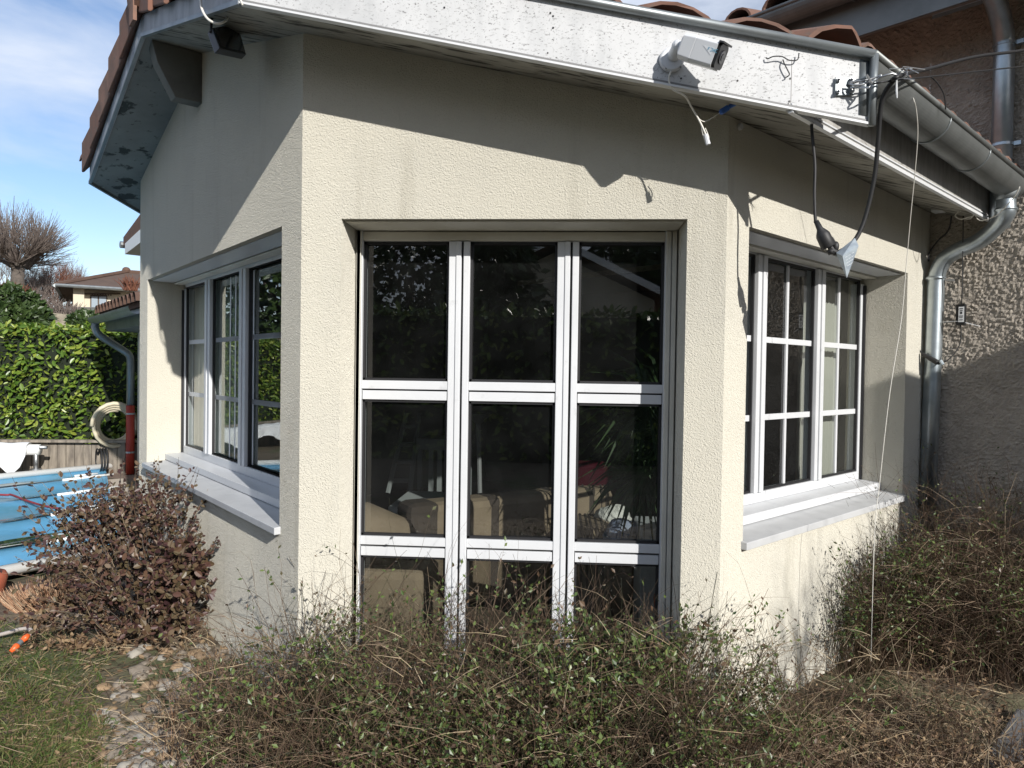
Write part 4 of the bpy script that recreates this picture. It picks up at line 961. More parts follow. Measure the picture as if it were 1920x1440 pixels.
q = MB(); q.prism([on(x, y, o_-vb*1.1, vb) for x, y in ((181, 609), (197, 609), (187, 578), (181, 577))], vb*.06); q.build('stair_side', 'zinc', fh)
sw = MB(); a_, b_ = P_at(66, 36), P_at(150, 37); nw_ = (b_-a_).normalized(); 
sw.box8([V((q.x, q.y, z)) for z in (-1, z_at(100, 586, 36)) for q in (a_, b_, b_+V((-nw_.y, nw_.x, 0))*.4, a_+V((-nw_.y, nw_.x, 0))*.4)])
tag(sw.build('stone_wall', 'stone_wall'), 'rough stone retaining wall above the hedge in front of the brown roofed house', 'wall')
# second neighbour: only its eave corner shows behind the extension
nh = thing('neighbour_house', P_at(330, 19), 'house whose red tiled roof corner shows behind the extension wall', 'house')
dN = 17.0; c_ = P_at(230, dN); zc = z_at(230, 460, dN)
nu_ = -uL; nb_ = uR
hv2 = lambda a, b, z: c_+nu_*a+nb_*b+Z*z
q = MB(); q.box8([hv2(.75, .5, -1.5), hv2(5, .5, -1.5), hv2(5, 6, -1.5), hv2(.75, 6, -1.5), hv2(.75, .5, zc), hv2(5, .5, zc), hv2(5, 6, zc), hv2(.75, 6, zc)]); q.build('wall', 'cream_wall', nh)
q = MB(); q.box8([hv2(0, 0, zc-.02), hv2(6, 0, zc+.35), hv2(6, 6.5, zc+.35), hv2(0, 6.5, zc-.02), hv2(0, 0, zc+.17), hv2(6, 0, zc+1.0), hv2(6, 6.5, zc+1.0), hv2(0, 6.5, zc+.17)]); nro = q.build('roof', 'tile', nh)
q = MB(); q.box8([hv2(.28, -.02, zc-.22), hv2(5, -.02, zc-.05), hv2(5, 6.5, zc-.05), hv2(.28, 6.5, zc-.22), hv2(.28, -.02, zc+.0), hv2(5, -.02, zc+.28), hv2(5, 6.5, zc+.28), hv2(.28, 6.5, zc+.0)]); q.build('eave_board', 'white_tube', nh)
q = MB(); q.tube([hv2(-.06, -.05, zc+.02), hv2(-.06, 6.5, zc+.02)], .07, 8); q.build('gutter', 'zinc', nro)

def branchy(mb, p, d, ln, r, depth, spread, up, mi=None, kids=3):
    n = 4; pts = [p]; q = p.copy(); dd = d.copy()
    for i in range(n):
        dd = (dd+rdir()*.13+Z*up*.25).normalized(); q = q+dd*(ln/n); pts.append(q)
    mb.tube(pts, [r*(1-.5*i/n) for i in range(n+1)], 5 if depth > 1 else 3, False, mi)
    if depth <= 0: return
    for i in range(kids):
        t = U(.35, 1); b = pts[min(n, 1+int(t*n*.99))]
        nd = (dd+rdir()*spread+Z*up*.5).normalized()
        branchy(mb, b, nd, ln*U(.55, .8), r*.5, depth-1, spread, up, mi, kids)
def bare_tree(name, px, py0, py1, d, label, matn, r, depth, kids, spread, up, group=None, trunk=.35):
    b = P_at(px, d); z0, z1 = z_at(px, py0, d), z_at(px, py1, d); b.z = z0; H = z1-z0
    t = thing(name, b, label, 'tree', group)
    q = MB(); q.tube([b, b+Z*H*trunk], [r*1.2, r*.9], 8); q.build('trunk', 'bark', t, smooth=True)
    q = MB()
    for i in range(kids+2): branchy(q, b+Z*H*trunk*U(.75, 1), (Z*U(.5, 1.4)+rdir()*spread*1.2).normalized(), H*(1-trunk)*.40, r*.5, depth, spread, up, None, kids)
    q.build('crown', matn, t, fix=False); return t
# big pollarded tree
b = P_at(33, 46); b.z = z_at(33, 590, 46); zt2 = z_at(33, 372, 46); H = zt2-b.z
t = thing('bare_tree', b, 'large leafless pollarded tree with a round twiggy crown at the left edge', 'tree')
q = MB(); k1 = b+Z*H*.46; q.tube([b, b+Z*H*.25, k1], [.40, .33, .27], 10); q.build('trunk', 'bark', t, smooth=True)
q = MB(); heads = []
for a in range(11):
    th = a*2*math.pi/11+U(-.2, .2); el = U(.1, 1.2)
    d_ = V((math.cos(th)*math.cos(el), math.sin(th)*math.cos(el), math.sin(el))); e_ = b+Z*H*U(.34, .46)+d_*H*U(.12, .20)
    q.tube(smoothpath([b+Z*H*U(.3, .44), b+Z*H*.40+d_*H*.07, e_], 3), [.14, .13, .12, .12, .11, .11, .10], 6); ball(q, e_, .14, .14, .14, 6, 4); heads.append((e_, d_))
q.build('limbs', 'bark', t, smooth=True)
q = MB()
for (e_, d_) in heads:
    for i in range(60):
        dd = (d_*.75+rdir()*.85+Z*.35).normalized(); ln = H*U(.18, .36)*(1+.25*max(0, dd.z)); m_ = e_+dd*ln*.5+rdir()*.1; dd2 = (dd+Z*.35+rdir()*.12).normalized()
        en = m_+dd2*ln*.5; q.tube([e_, m_, en], [.020, .014, .007], 3, False)
        for k in range(2): q.tube([m_, m_+(dd2+rdir()*.4).normalized()*ln*.4], [.011, .006], 3, False)
q.build('crown', 'twig_far', t, fix=False)
for i, (px, py0, py1, d, mt, lab) in enumerate((
    (78, 600, 492, 50, 'twig_far', 'leafless grey-brown tree behind the large pollarded tree'),
    (104, 600, 478, 54, 'twig_red', 'leafless reddish tree rising left of the brown roofed house'),
    (124, 598, 484, 57, 'twig_far', 'thin leafless tree just left of the brown roofed house'),
    (52, 600, 500, 52, 'twig_far', 'low leafless tree right of the pollarded trunk'),
    (6, 600, 470, 55, 'twig_far', 'leafless tree at the very left edge behind the round evergreen'),
    (92, 602, 520, 47, 'twig_far', 'twiggy leafless tree above the stone retaining wall'),
    (138, 590, 500, 62, 'twig_far', 'distant pale leafless tree behind the brown hipped roof'))):
    bare_tree('bare_tree', px, py0, py1, d, lab, mt, .12, 4, 4, .75, .45, 'bare trees on the slope', trunk=.15)
def twig_bush(px, py0, py1, hw, d, n, matn, label):
    b = P_at(px, d); z0, z1 = z_at(px, py0, d), z_at(px, py1, d); b.z = z0; H = z1-z0; wv = hw*d/FPX
    q = MB()
    for i in range(n):
        o = b+va*U(-wv, wv)*.8+vb*U(-1, 1)*wv*.5; dd = (Z+rdir()*.55).normalized(); ln = H*U(.5, 1.05)
        m_ = o+dd*ln*.5; q.tube([o, m_, m_+(dd+rdir()*.3).normalized()*ln*.5], [.03, .02, .008], 3, False)
        q.tube([m_, m_+(dd+rdir()*.8).normalized()*ln*.4], [.016, .006], 3, False)
    o = q.build('shrub', matn, fix=False); tag(o, label, 'shrub', 'leafless shrubs on the slope')
twig_bush(90, 604, 560, 45, 40, 420, 'twig_far', 'brown leafless scrub above the stone retaining wall')
twig_bush(22, 570, 528, 22, 38, 300, 'twig_red', 'rust red leafless shrub below the pollarded tree')
twig_bush(-5, 570, 525, 20, 39, 200, 'twig_red', 'rust red leafless shrub cut by the left edge of the picture')
twig_bush(55, 600, 548, 30, 41, 260, 'twig_far', 'leafless brown shrub right of the rust red one')
twig_bush(244, 545, 515, 12, 30, 60, 'twig_red', 'small reddish twigs above the outbuilding roof')
def leaf_bush(name, px, py, hw, hh, d, n, leaf, ls, label, cat='shrub'):
    c = dist_pt(px, py, d); k = d/FPX; rx, rz = hw*k, hh*k
    t = thing(name, c-Z*rz, label, cat)
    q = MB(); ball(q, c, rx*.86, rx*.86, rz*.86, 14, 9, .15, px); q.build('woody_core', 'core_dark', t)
    q = MB()
    for i in range(n):
        dd = rdir(); kk = 1+.16*noise.noise(dd*2.2+V((px, 0, 0))); kr = U(.86, 1.0)*kk
        p_ = c+V((dd.x*rx, dd.y*rx, dd.z*rz))*kr
        l_ = ls*U(.6, 1.3); q.leaf(p_, (dd*.6+rdir()).normalized(), (dd+rdir()*.7).normalized(), l_, l_*.28)
    q.build('foliage', leaf, t, fix=False)
leaf_bush('evergreen_shrub', 18, 606, 52, 54, 17, 5200, 'leaf_dark', .14, 'rounded dark evergreen shrub rising over the hedge at the left edge')
leaf_bush('evergreen_shrub', 160, 607, 23, 18, 24, 1500, 'leaf_dark', .16, 'small dark evergreen shrub between stone wall and low tiled eave')
leaf_bush('evergreen_shrub', 232, 620, 30, 22, 13.2, 900, 'leaf_dark', .11, 'dark evergreen leaves under the low tiled eave')

# ------------------------------------------------------------------ what the windows mirror: garden behind the camera
CM = V((CAM.x, -CAM.y+2*DEP, CAM.z))
def refl(px, py, yp):
    v = ray(px, py); v = V((v.x, -v.y, v.z)); return CM+v*((CM.y-yp)/-v.y)
zt3 = refl(960, 582, -8.5).z
hedge('garden_hedge', V((-9, -8.5, GZ)), V((1, 0, 0)), V((0, 1, 0)), 22, 1.2, GZ, zt3, 9000, .17, 'clipped hedge across the lawn behind the camera')
hb = thing('garden_house', V((7, -22, GZ)), 'pale gabled house beyond the garden hedge behind the camera', 'house')
ap = refl(1040, 462, -20); er = refl(1262, 572, -20); el_ = V((2*ap.x-er.x, -20, er.z))
q = MB(); q.prism([V((el_.x+.6, -20, GZ)), V((er.x-.6, -20, GZ)), V((er.x-.6, -20, er.z+.15)), V((ap.x, -20, ap.z-.2)), V((el_.x+.6, -20, el_.z+.15))], V((0, -9, 0))); q.build('wall', 'cream_wall', hb)
q = MB()
for e_ in (er, el_): q.prism([ap, e_, e_+Z*.22, ap+Z*.22], V((0, -10, 0))+V((0, 0, 0)))
q2 = [v+V((0, .7, 0)) for v in q.v]; q.v = q2; q.build('roof', 'tile_brown', hb)
q = MB()
for e_ in (er, el_): q.prism([ap+V((0, .72, .0)), e_+V((0, .72, 0)), e_+V((0, .72, .24)), ap+V((0, .72, .24))], V((0, .05, 0)))
q.build('verge_board', 'white_tube', hb)
def garden_tree(x, y, h, rx, n, label, ls=.3, grp='trees behind the camera'):
    t = thing('garden_tree', V((x, y, GZ)), label, 'tree', grp)
    q = MB(); q.tube([V((x, y, GZ)), V((x, y, GZ+h*.6))], [.22, .1], 8); q.build('trunk', 'bark', t)
    q = MB()
    for i in range(n):
        z = (R_()**1.3)*h*.9+h*.1; rr = rx*(1-z/h*.85)*math.sqrt(R_())*(1+.25*noise.noise(V((x, z, i*.01)))); th = U(0, 6.283)
        p_ = V((x+math.cos(th)*rr, y+math.sin(th)*rr, GZ+z)); l_ = ls*U(.6, 1.3)
        q.leaf(p_, (V((math.cos(th), math.sin(th), -.3))+rdir()*.7), rdir(), l_, l_*.25)
    q.build('crown', 'leaf_dark', t, fix=False)
for az, d, h_ in ((-50, 20, 6.5), (-56, 18.5, 7), (-62, 19, 7), (-68, 18, 7.5), (-75, 19, 7)):
    garden_tree(CAM.x+math.sin(rad(az))*d, CAM.y+math.cos(rad(az))*d, h_, 2.6, 2600, 'dense dark tree far left of the pool hedge, mirrored in the left window', .34, 'dark trees far left of the pool')
# leafless wood beyond the laurel hedge, mirrored in the left window
for i, (az, d, h_) in enumerate(((-52, 24, 7), (-57, 21, 7.5), (-62, 25, 8), (-67, 20, 7), (-73, 24, 8), (-80, 22, 7))):
    b_ = V((CAM.x+math.sin(rad(az))*d, CAM.y+math.cos(rad(az))*d, GZ)); tt = thing('bare_tree', b_, 'leafless brown tree in the wood far left of the pool hedge', 'tree', 'bare wood left of the pool')
    q = MB(); q.tube([b_, b_+Z*h_*.35], [.2, .14], 7); q.build('trunk', 'bark', tt)
    q = MB()
    for k in range(7): branchy(q, b_+Z*h_*U(.1, .35), (Z*U(.3, 1.3)+rdir()*.9).normalized(), h_*.32, .08, 4, .8, .35, None, 4)
    q.build('crown', 'twig_far', tt, fix=False)
a_ = refl(930, 470, -13); garden_tree(a_.x, -13, a_.z-GZ+1.0, 2.4, 5000, 'broad dark evergreen tree behind the garden hedge')
a_ = refl(770, 400, -15); garden_tree(a_.x, -15, a_.z-GZ+1, 3.0, 5000, 'tall dark conifer left of the garden house')
a_ = refl(690, 400, -17); garden_tree(a_.x-2.2, -17, a_.z-GZ+1, 3.0, 4000, 'second tall conifer further left of the garden house')
for (px, py, yy, h_) in ((1190, 480, -40, 1), (1225, 470, -42, 1), (1150, 420, -45, 1), (1275, 455, -40, 1)):
    a_ = refl(px, py, yy); garden_tree(a_.x, yy, a_.z-GZ+.6, 4.2, 2600, 'far dark tree mass behind the garden house', .7)

bt = V((.0, .0, 0)) + sh_*8.2 + qh_*2.35; bt.z = GZ
tt = thing('bare_tree', bt, 'slender leafless garden tree behind the camera to the right', 'tree')
q = MB(); q.tube(smoothpath([bt, bt+V((.04, 0, 1.6)), bt+V((-.02, .05, 2.6)), bt+V((.05, 0, 3.3))], 4), .035, 8); q.build('trunk', 'bark', tt, smooth=True)
q = MB()
for i in range(8): branchy(q, bt+Z*U(2.7, 3.3), (Z*U(.6, 1.2)+rdir()*.7).normalized(), .62, .018, 2, .7, .3, None, 3)
q.build('crown', 'twig_far', tt, fix=False)

# ------------------------------------------------------------------ living room seen through the panes
def slab(mb, a, b, dn, z0, z1, th, mi=None):
    mb.box8([V((a.x, a.y, z0)), V((b.x, b.y, z0)), V((b.x, b.y, z0))+dn*th, V((a.x, a.y, z0))+dn*th, V((a.x, a.y, z1)), V((b.x, b.y, z1)), V((b.x, b.y, z1))+dn*th, V((a.x, a.y, z1))+dn*th], mi)
a_ = at(768, 960, .95); b_ = at(1118, 912, 1.75); a_.z = b_.z = 0
du = (b_-a_).normalized(); dn = V((-du.y, du.x, 0))
zs = at(900, 935, 1.25).z
sf_ = thing('sofa', (a_+b_)/2+Z*FLZ, 'beige sofa with dark brown stripes seen from behind through the middle panes', 'sofa')
q = MB(); slab(q, a_, b_, dn, FLZ+.08, zs, .22); q.build('backrest', 'sofa_beige', sf_, bevel=.05)
q = MB(); slab(q, a_, b_, dn, FLZ+.08, FLZ+.42, .9); q.build('seat', 'sofa_beige', sf_, bevel=.04)
ls_ = (b_-a_).length
for (x0, x1) in ((0, .16), (.37, .47), (.72, .82), (.93, 1.0)):
    q = MB(); slab(q, a_+du*(ls_*x0)-dn*.004, a_+du*(ls_*x1)-dn*.004, dn, FLZ+.07, zs+.005, .23); q.build('stripe', 'sofa_brown', sf_, bevel=.05)
ac = thing('armchair', at(715, 1000, .55), 'rounded beige armchair at the left of the middle window', 'armchair')
q = MB(); c_ = at(700, 1010, .62); q.tube([c_+V((-.35, .0, .0)), c_+V((-.05, .02, .04)), c_+V((.12, .04, -.03)), c_+V((.2, .05, -.10))], [.15, .15, .14, .08], 16); q.build('armrest', 'sofa_beige', ac, smooth=True)
q = MB(); q.box8([V((x, y, z)) for z in (FLZ+.05, c_.z-.02) for x, y in ((c_.x-.4, .5), (c_.x+.12, .5), (c_.x+.16, 1.0), (c_.x-.4, 1.0))]); q.build('seat', 'sofa_beige', ac, bevel=.04)
pf = MB(); a0, b0 = at(660, 1066, .42), at(797, 1070, .42); pf.box8([V((x, y, z)) for z in (FLZ, a0.z) for x, y in ((a0.x, .42), (b0.x, .42), (b0.x, .86), (a0.x, .86))])
tag(pf.build('pouf', 'sofa_beige', bevel=.05), 'square beige pouf behind the lower left pane', 'pouf')
tb2 = thing('coffee_table', at(780, 960, 2.1), 'low white lacquer table behind the beige sofa', 'table')
c0_, c1_ = at(728, 950, 2.0), at(840, 934, 2.0); q = MB(); q.box8([V((x, y, z)) for z in (c0_.z-.05, c0_.z) for x, y in ((c0_.x, 2.0), (c1_.x, 2.0), (c1_.x, 2.7), (c0_.x, 2.7))]); q.build('top', 'white_lacquer', tb2, bevel=.004)
for x, y in ((c0_.x+.01, 2.01), (c1_.x-.06, 2.01), (c1_.x-.06, 2.63), (c0_.x+.01, 2.63)):
    q = MB(); q.box8([V((xx, yy, z)) for z in (FLZ, c0_.z-.05) for xx, yy in ((x, y), (x+.05, y), (x+.05, y+.05), (x, y+.05))]); q.build('leg', 'white_lacquer', tb2)
s2_ = thing('striped_sofa', at(1110, 1000, 1.5), 'beige couch with thin dark striped throw seen in the right hand panes', 'sofa')
def rounded(pts, name, mat_, ext_, par, stripes):
    q = MB(); q.prism(pts, ext_); q.build(name, mat_, par, bevel=.05)
    for s in stripes:
        k = MB(); c = sum(pts, V())/len(pts); k.prism([c+(p_-c)*1.012 + ext_.normalized()*(s*ext_.length) for p_ in pts], ext_.normalized()*.022); k.build('stripe', 'sofa_brown', par, bevel=.01)
pa0, pb0 = at(1060, 918, 2.3), at(1150, 918, 2.3)
rounded([V((pa0.x, 2.3, FLZ)), V((pa0.x, 2.3, pa0.z)), V((pa0.x, 2.55, pa0.z)), V((pa0.x, 2.55, FLZ))], 'backrest', 'sofa_beige', V((pb0.x-pa0.x, .05, 0)), s2_, (.35, .5, .57, .74, .83))
pa1, pb1 = at(1060, 990, 1.15), at(1152, 990, 1.15)
rounded([V((pa1.x, 1.15, FLZ)), V((pa1.x, 1.15, pa1.z)), V((pa1.x, 1.6, pa1.z)), V((pa1.x, 1.6, FLZ))], 'seat', 'sofa_beige', V((pb1.x-pa1.x, .0, 0)), s2_, (.3, .42, .5, .62, .74))
q = MB(); ball(q, at(1172, 998, 1.2), .11, .14, .075, 14, 8, .35, 3); ball(q, at(1160, 1004, 1.1), .09, .1, .06, 12, 8, .4, 5); tag(q.build('blanket', 'blue_cloth', smooth=True), 'crumpled blue-grey blanket on the striped couch', 'blanket')
q = MB(); ball(q, at(1150, 968, 1.5), .12, .12, .07, 14, 8, .3, 8); tag(q.build('fur_cushion', 'white_fur', smooth=True), 'pale fluffy cushion behind the blue blanket', 'cushion')
q = MB(); c_ = at(1116, 900, 2.9); q.obox(c_, V((.18, 0, 0)), V((0, .06, 0)), Z*.16); tag(q.build('red_cushion', 'red_cloth', bevel=.05), 'dark red cushion behind the striped couch', 'cushion')
bx = MB(); a0, b0 = at(1202, 991, .9), at(1262, 991, .9); bx.box8([V((x, y, z)) for z in (FLZ, a0.z) for x, y in ((a0.x, .9), (b0.x, .9), (b0.x, 1.25), (a0.x, 1.25))]); tag(bx.build('side_table', 'white_lacquer', bevel=.006), 'white side table behind the right edge of the middle window', 'table')
ld = thing('ladder_shelf', at(770, 920, 3.0), 'pale leaning ladder shelf deep in the room', 'ladder')
for (x0, x1) in ((727, 762), (768, 786)):
    q = MB(); a0, b0 = at(x0, 925, 2.95), at(x1, 775, 3.3); q.tube([a0, b0], .022, 6); q.build('rail', 'dull_white', ld)
for k in (.15, .38, .6, .82):
    q = MB(); a0 = at(727, 925, 2.95).lerp(at(762, 775, 3.3), k); b0 = at(768, 925, 2.95).lerp(at(786, 775, 3.3), k); q.tube([a0, b0], .022, 6); q.build('rung', 'dull_white', ld)
dk2 = thing('desk', at(810, 900, 3.1), 'white desk beside the leaning ladder in the room', 'desk')
q = MB(); a0, b0 = at(780, 822, 3.1), at(880, 818, 3.1); q.box8([V((x, y, z)) for z in (a0.z-.1, a0.z) for x, y in ((a0.x, 3.1), (b0.x, 3.1), (b0.x, 3.5), (a0.x, 3.5))]); q.build('top', 'dull_white', dk2)
for px in (783, 804, 820, 876):
    q = MB(); a0 = at(px, 830, 3.12); q.box8([V((x, y, z)) for z in (FLZ, a0.z) for x, y in ((a0.x, 3.12), (a0.x+.04, 3.12), (a0.x+.04, 3.16), (a0.x, 3.16))]); q.build('leg', 'dull_white', dk2)
fp = thing('floor_lamp', at(900, 900, 2.9), 'dark uplighter floor lamp in the middle of the room', 'lamp')
q = MB(); a0, b0 = at(903, 930, 2.9), at(897, 795, 2.9); q.tube([V((a0.x, a0.y, FLZ)), b0], .02, 8); q.build('pole', 'trim_dark', fp); q = MB(); q.tube([b0, b0+Z*.09], [.02, .12], 14); q.build('shade', 'trim_dark', fp)
# palm
pl_ = thing('potted_palm', at(1290, 1100, .75), 'dark green fan palm with long leaves behind the right hand panes', 'plant')
pbase = at(1285, 1140, .75); pbase.z = FLZ
q = MB(); q.tube([pbase, pbase+Z*.3], [.13, .17], 16); q.build('pot', 'terracotta', pl_, smooth=True)
q = MB(); fq = MB()
for (cx, cy, yy, dxp, dyp, n_) in ((1246, 805, .55, -1, .05, 22), (1205, 885, .62, -.6, -.6, 24), (1240, 735, .7, -.9, .5, 20), (1190, 800, .8, -.8, -.3, 20), (1215, 760, .5, -.9, -.2, 20), (1262, 850, .45, .2, -.7, 16)):
    c_ = at(cx, cy, yy); q.tube(smoothpath([pbase+Z*.3, pbase.lerp(c_, .5)+Z*.15, c_], 5), .007, 5)
    ax = V((dxp, -.25, dyp)).normalized()
    for k in range(n_):
        th = (k/(n_-1)-.5)*3.4; sd_ = ax.cross(V((0, 1, 0))).normalized()
        d = (ax*math.cos(th)+sd_*math.sin(th)+V((0, U(-.3, .2), -.1))).normalized(); ln = U(.26, .40)
        p0 = c_; p1 = c_+d*ln*.55; p2 = p1+(d+V((0, 0, -.75))).normalized()*ln*.5
        s_ = d.cross(V((0, 1, .2))).normalized()*.009
        fq.add([p0-s_*.3, p0+s_*.3, p1+s_, p1-s_, p2], [(0, 1, 2, 3), (3, 2, 4)])
q.build('stalks', 'palm', pl_); fq.build('fronds', 'palm', pl_, fix=False)

# ------------------------------------------------------------------ planting in front of the walls
def gz(x, y): return groundz(x, y)
def stem(mb, p, d, ln, r, n=5, wob=.18, droop=.0, mi=None):
    pts = [p]; q = p.copy(); d = d.normalized()
    for i in range(n):
        d = (d+rdir()*wob-Z*droop*(i/n)).normalized(); q = q+d*(ln/n); pts.append(q)
    mb.tube(pts, [r*(1-.65*i/n) for i in range(n+1)], 3, False, mi)
    return pts
def inside(q):   # keep plants out of the extension
    if q.y > -.012 and 0 <= q.x <= L and q.z < 1: return True
    if (q-B).dot(nR) < .012 and q.x > L-.3 and q.y > -.012: return True
    if (q-A).dot(nL) < .012 and q.x < .0 and q.y > -.012: return True
    if q.x > 2.5 and (q-D).dot(-uR) < .02: return True
    return False
def bush(name, label, n, sampler, hfun, stem_mats, leaf_mat, leaf_n, leaf_len, lean, droop, wob=.2, r=(.0012, .0028), oval=False, leafy=.45, side=1, cat='shrub', lw=.27, twigs=2):
    b = MB(); lf = MB(); nm = len(stem_mats); p0 = None
    for i in range(n):
        p = sampler(); p0 = p0 or p.copy()
        H = hfun(p)*U(.55, 1.08)
        d = (Z+V((U(-1, 1), U(-1, 1), 0))*lean).normalized()
        pts = stem(b, p, d, H, U(*r), 6, wob, droop, int(R_()*nm))
        if any(inside(q) for q in pts): continue
        subs = []
        for k in range(twigs if R_() < .8 else 0):
            j = 2+int(R_()*4); sp = stem(b, pts[j], (pts[j]-pts[j-1]).normalized()+rdir()*.9+Z*.15, H*U(.15, .4), r[0]*.8, 4, .25, droop, int(R_()*nm))
            if not any(inside(q) for q in sp): subs.append(sp)
        if leaf_n and R_() < .85:
            for sp in [pts[int(6*(1-leafy)):]]+subs:
                for j in range(len(sp)-1):
                    for k in range(leaf_n):
                        t = R_(); q = sp[j].lerp(sp[j+1], t); ax = (sp[j+1]-sp[j]).normalized()
                        if R_() > .46+1.5*noise.noise(V((q.x*4.5, q.y*4.5, q.z*4.5+9))): continue
                        dd = (ax*.5+rdir()+Z*.25).normalized(); l_ = leaf_len*U(.55, 1.25)
                        (lf.oval if oval else lf.leaf)(q, dd, (rdir()+Z*.8+V((.3, -.6, 0))).normalized(), l_, l_*lw)
    t = thing(name, p0, label, cat)
    b.build('stems', stem_mats, t, fix=False)
    if lf.v: lf.build('foliage', leaf_mat, t, fix=False)
    return t
# brown leaved shrub beside the left wall
sb_ = onZ(238, 1195, GZ); sb_.z = gz(sb_.x, sb_.y)
br = MB(); lf = MB(); t = thing('brown_shrub', sb_, 'bushy shrub with maroon brown oval leaves growing beside the left wall', 'shrub')
for (px, py, py2) in ((228, 1205, 1160), (245, 1200, 1150), (262, 1190, 1140)):
    a_ = onZ(px, py, GZ-.03); br.tube(smoothpath([a_, a_+V((.02, 0, .1)), a_+V((.05, 0, .2)), a_+V((.03, 0, .32))], 4), .011, 6, True, 0)
def sprig(p, d, ln, r, ll, dens, droop=.0):
    pts = stem(br, p, d, ln, r, 7, .13, droop, int(R_()*2))
    for j in range(2, 7):
        for k in range(dens):
            q = pts[j].lerp(pts[j+1], R_()); ax = (pts[j+1]-pts[j]).normalized()
            if inside(q): continue
            dd = (ax*.7+rdir()).normalized(); l_ = ll*U(.6, 1.2)
            lf.oval(q, dd, (rdir()*.8+Z*.7+V((.3, -.5, 0))).normalized(), l_, l_*.30, .22)
    return pts
crown = V((sb_.x+.06, sb_.y+.02, GZ))
for i in range(300):
    th = U(0, 6.283); rr = math.sqrt(R_())*.28
    p = crown+V((math.cos(th)*rr, math.sin(th)*rr, U(.02, .45)))
    d = V((math.cos(th), math.sin(th), 0))*U(.2, 1.2)+Z*U(.1, 1.0)
    ln = U(.16, .48)
    pts = sprig(p, d, ln, .0026, .031, 3)
for i in range(105):      # tall loose shoots at the back left
    p = crown+V((U(-.3, .18), U(-.15, .25), .35)); d = V((U(-.75, .45), U(-.4, .4), 1.0))
    pts = sprig(p, d, U(.35, .72), .0028, .030, 3)
    for k in range(2): sprig(pts[4], (pts[5]-pts[4]).normalized()+rdir()*.8, .16, .0016, .030, 2)
for i in range(9):
    p = crown+V((-.28, U(-.1, .2), .42)); sprig(p, V((-1, U(-.3, .3), .25)), U(.35, .5), .002, .032, 3)
for i in range(60):      # lower right skirt against the wall
    p = crown+V((U(.12, .34), U(-.24, .02), U(.1, .5))); sprig(p, V((U(0, 1), U(-.9, .1), U(-.2, .9))), U(.15, .28), .002, .046, 4)
br.build('stems', ['stem_brown', 'bark'], t, fix=False); lf.build('foliage', 'leaf_maroon', t, fix=False)

def rect_sampler(x0, x1, y0, y1, dz=-.02):
    def f():
        x, y = U(x0, x1), U(y0, y1); return V((x, y, gz(x, y)+dz))
    return f
bush('bramble_thicket', 'dense thicket of thin dry stems and small leaves below the middle window', 2700, rect_sampler(-.02, 1.82, -.80, -.05),
     lambda p: .80+.12*noise.noise(V((p.x*3.1, 1, 0)))-.42*max(0, -p.y-.25), ['stem_brown', 'stem_green', 'stem_green', 'stem_brown'], 'leaf_small', 2, .021, .50, .42, .22, leafy=.55, twigs=3)
bush('leafy_sprigs', 'greener leafy sprigs rising against the right half of the middle window', 240, rect_sampler(.95, 1.72, -.48, -.06),
     lambda p: .74, ['stem_green', 'stem_brown'], 'leaf_small', 4, .029, .35, .25, leafy=.6)
bush('dry_sprigs', 'loose dry twigs with few dark leaves in front of the left corner', 300, rect_sampler(-.40, .10, -.42, .10),
     lambda p: .34+.16*R_(), ['stem_brown', 'straw', 'stem_brown'], 'leaf_dry', 1, .020, .45, .25, leafy=.4)
bush('tan_grass', 'tuft of upright tan dry stalks left of the wall corner', 130, rect_sampler(-.42, -.08, -.38, -.12), lambda p: .38, ['straw', 'stub'], 'straw', 0, .02, .22, .15, .08, r=(.0011, .002), twigs=0, cat='grass')
bush('bare_sprigs', 'thin dark branching sprigs with tiny leaves against the sunlit right wall', 130, rect_sampler(1.62, 2.25, -.50, .02),
     lambda p: .60, ['stem_brown', 'stem_green'], 'leaf_small', 2, .019, .55, .12, .16, leafy=.7, twigs=3)
bush('arching_shoots', 'few long bare shoots arching over the moss by the right wall base', 34, rect_sampler(2.1, 2.75, -.05, .45),
     lambda p: .55 if not inside(p) else .1, ['stem_brown'], 'leaf_dry', 1, .016, .9, .2, .12, twigs=3)
def js():
    while True:
        s_, o_2 = U(1.22, 2.52), U(.03, 1.25)
        if o_2 > .08+1.9*(s_-1.25)*1.0+.12: continue
        q = B+uR*s_+nR*o_2; q.z = gz(q.x, q.y)-.02; return q
def jh(p):
    s_ = (p-B).dot(uR); return 1.14*min(1, .56+(s_-1.2)*.75)+.04*noise.noise(V((p.x*4, p.y*4, 0)))
bush('jasmine_bush', 'large tangled mound of brown and green arching stems in the right corner', 2100, js, jh, ['stem_green', 'stem_brown', 'stem_brown', 'stem_brown'], 'leaf_small', 1, .020, .5, .42, .24, r=(.0012, .0028), leafy=.8, twigs=5)
bush('jasmine_spray', 'leafy green sprays leaning on the sunlit wall below the right window', 230, lambda: (lambda q: V((q.x, q.y, gz(q.x, q.y))))(B+uR*U(1.05, 1.75)+nR*U(.04, .22)),
     lambda p: .74, ['stem_green', 'stem_brown'], 'leaf_small', 3, .022, .28, .3, leafy=.7, twigs=3)
mo_ = onZ(1500, 1372, GZ)
bush('dry_mound', 'flattened brown mat of dead stems between the moss and the grey path', 1200, lambda: (lambda q: V((q.x, q.y, gz(q.x, q.y)+.0)))(V((lambda a, b: (a, b-.0, 0) if (a-mo_.x)**2/.07+(b-mo_.y)**2/.03 > 1 else (a+.5, b-.45, 0))(U(1.75, 3.05), U(-.75, .42)))),
     lambda p: .50 if not inside(p) else .05, ['stem_brown', 'stem_brown', 'straw'], 'leaf_dry', 1, .020, 1.6, .8, .28, leafy=.6)
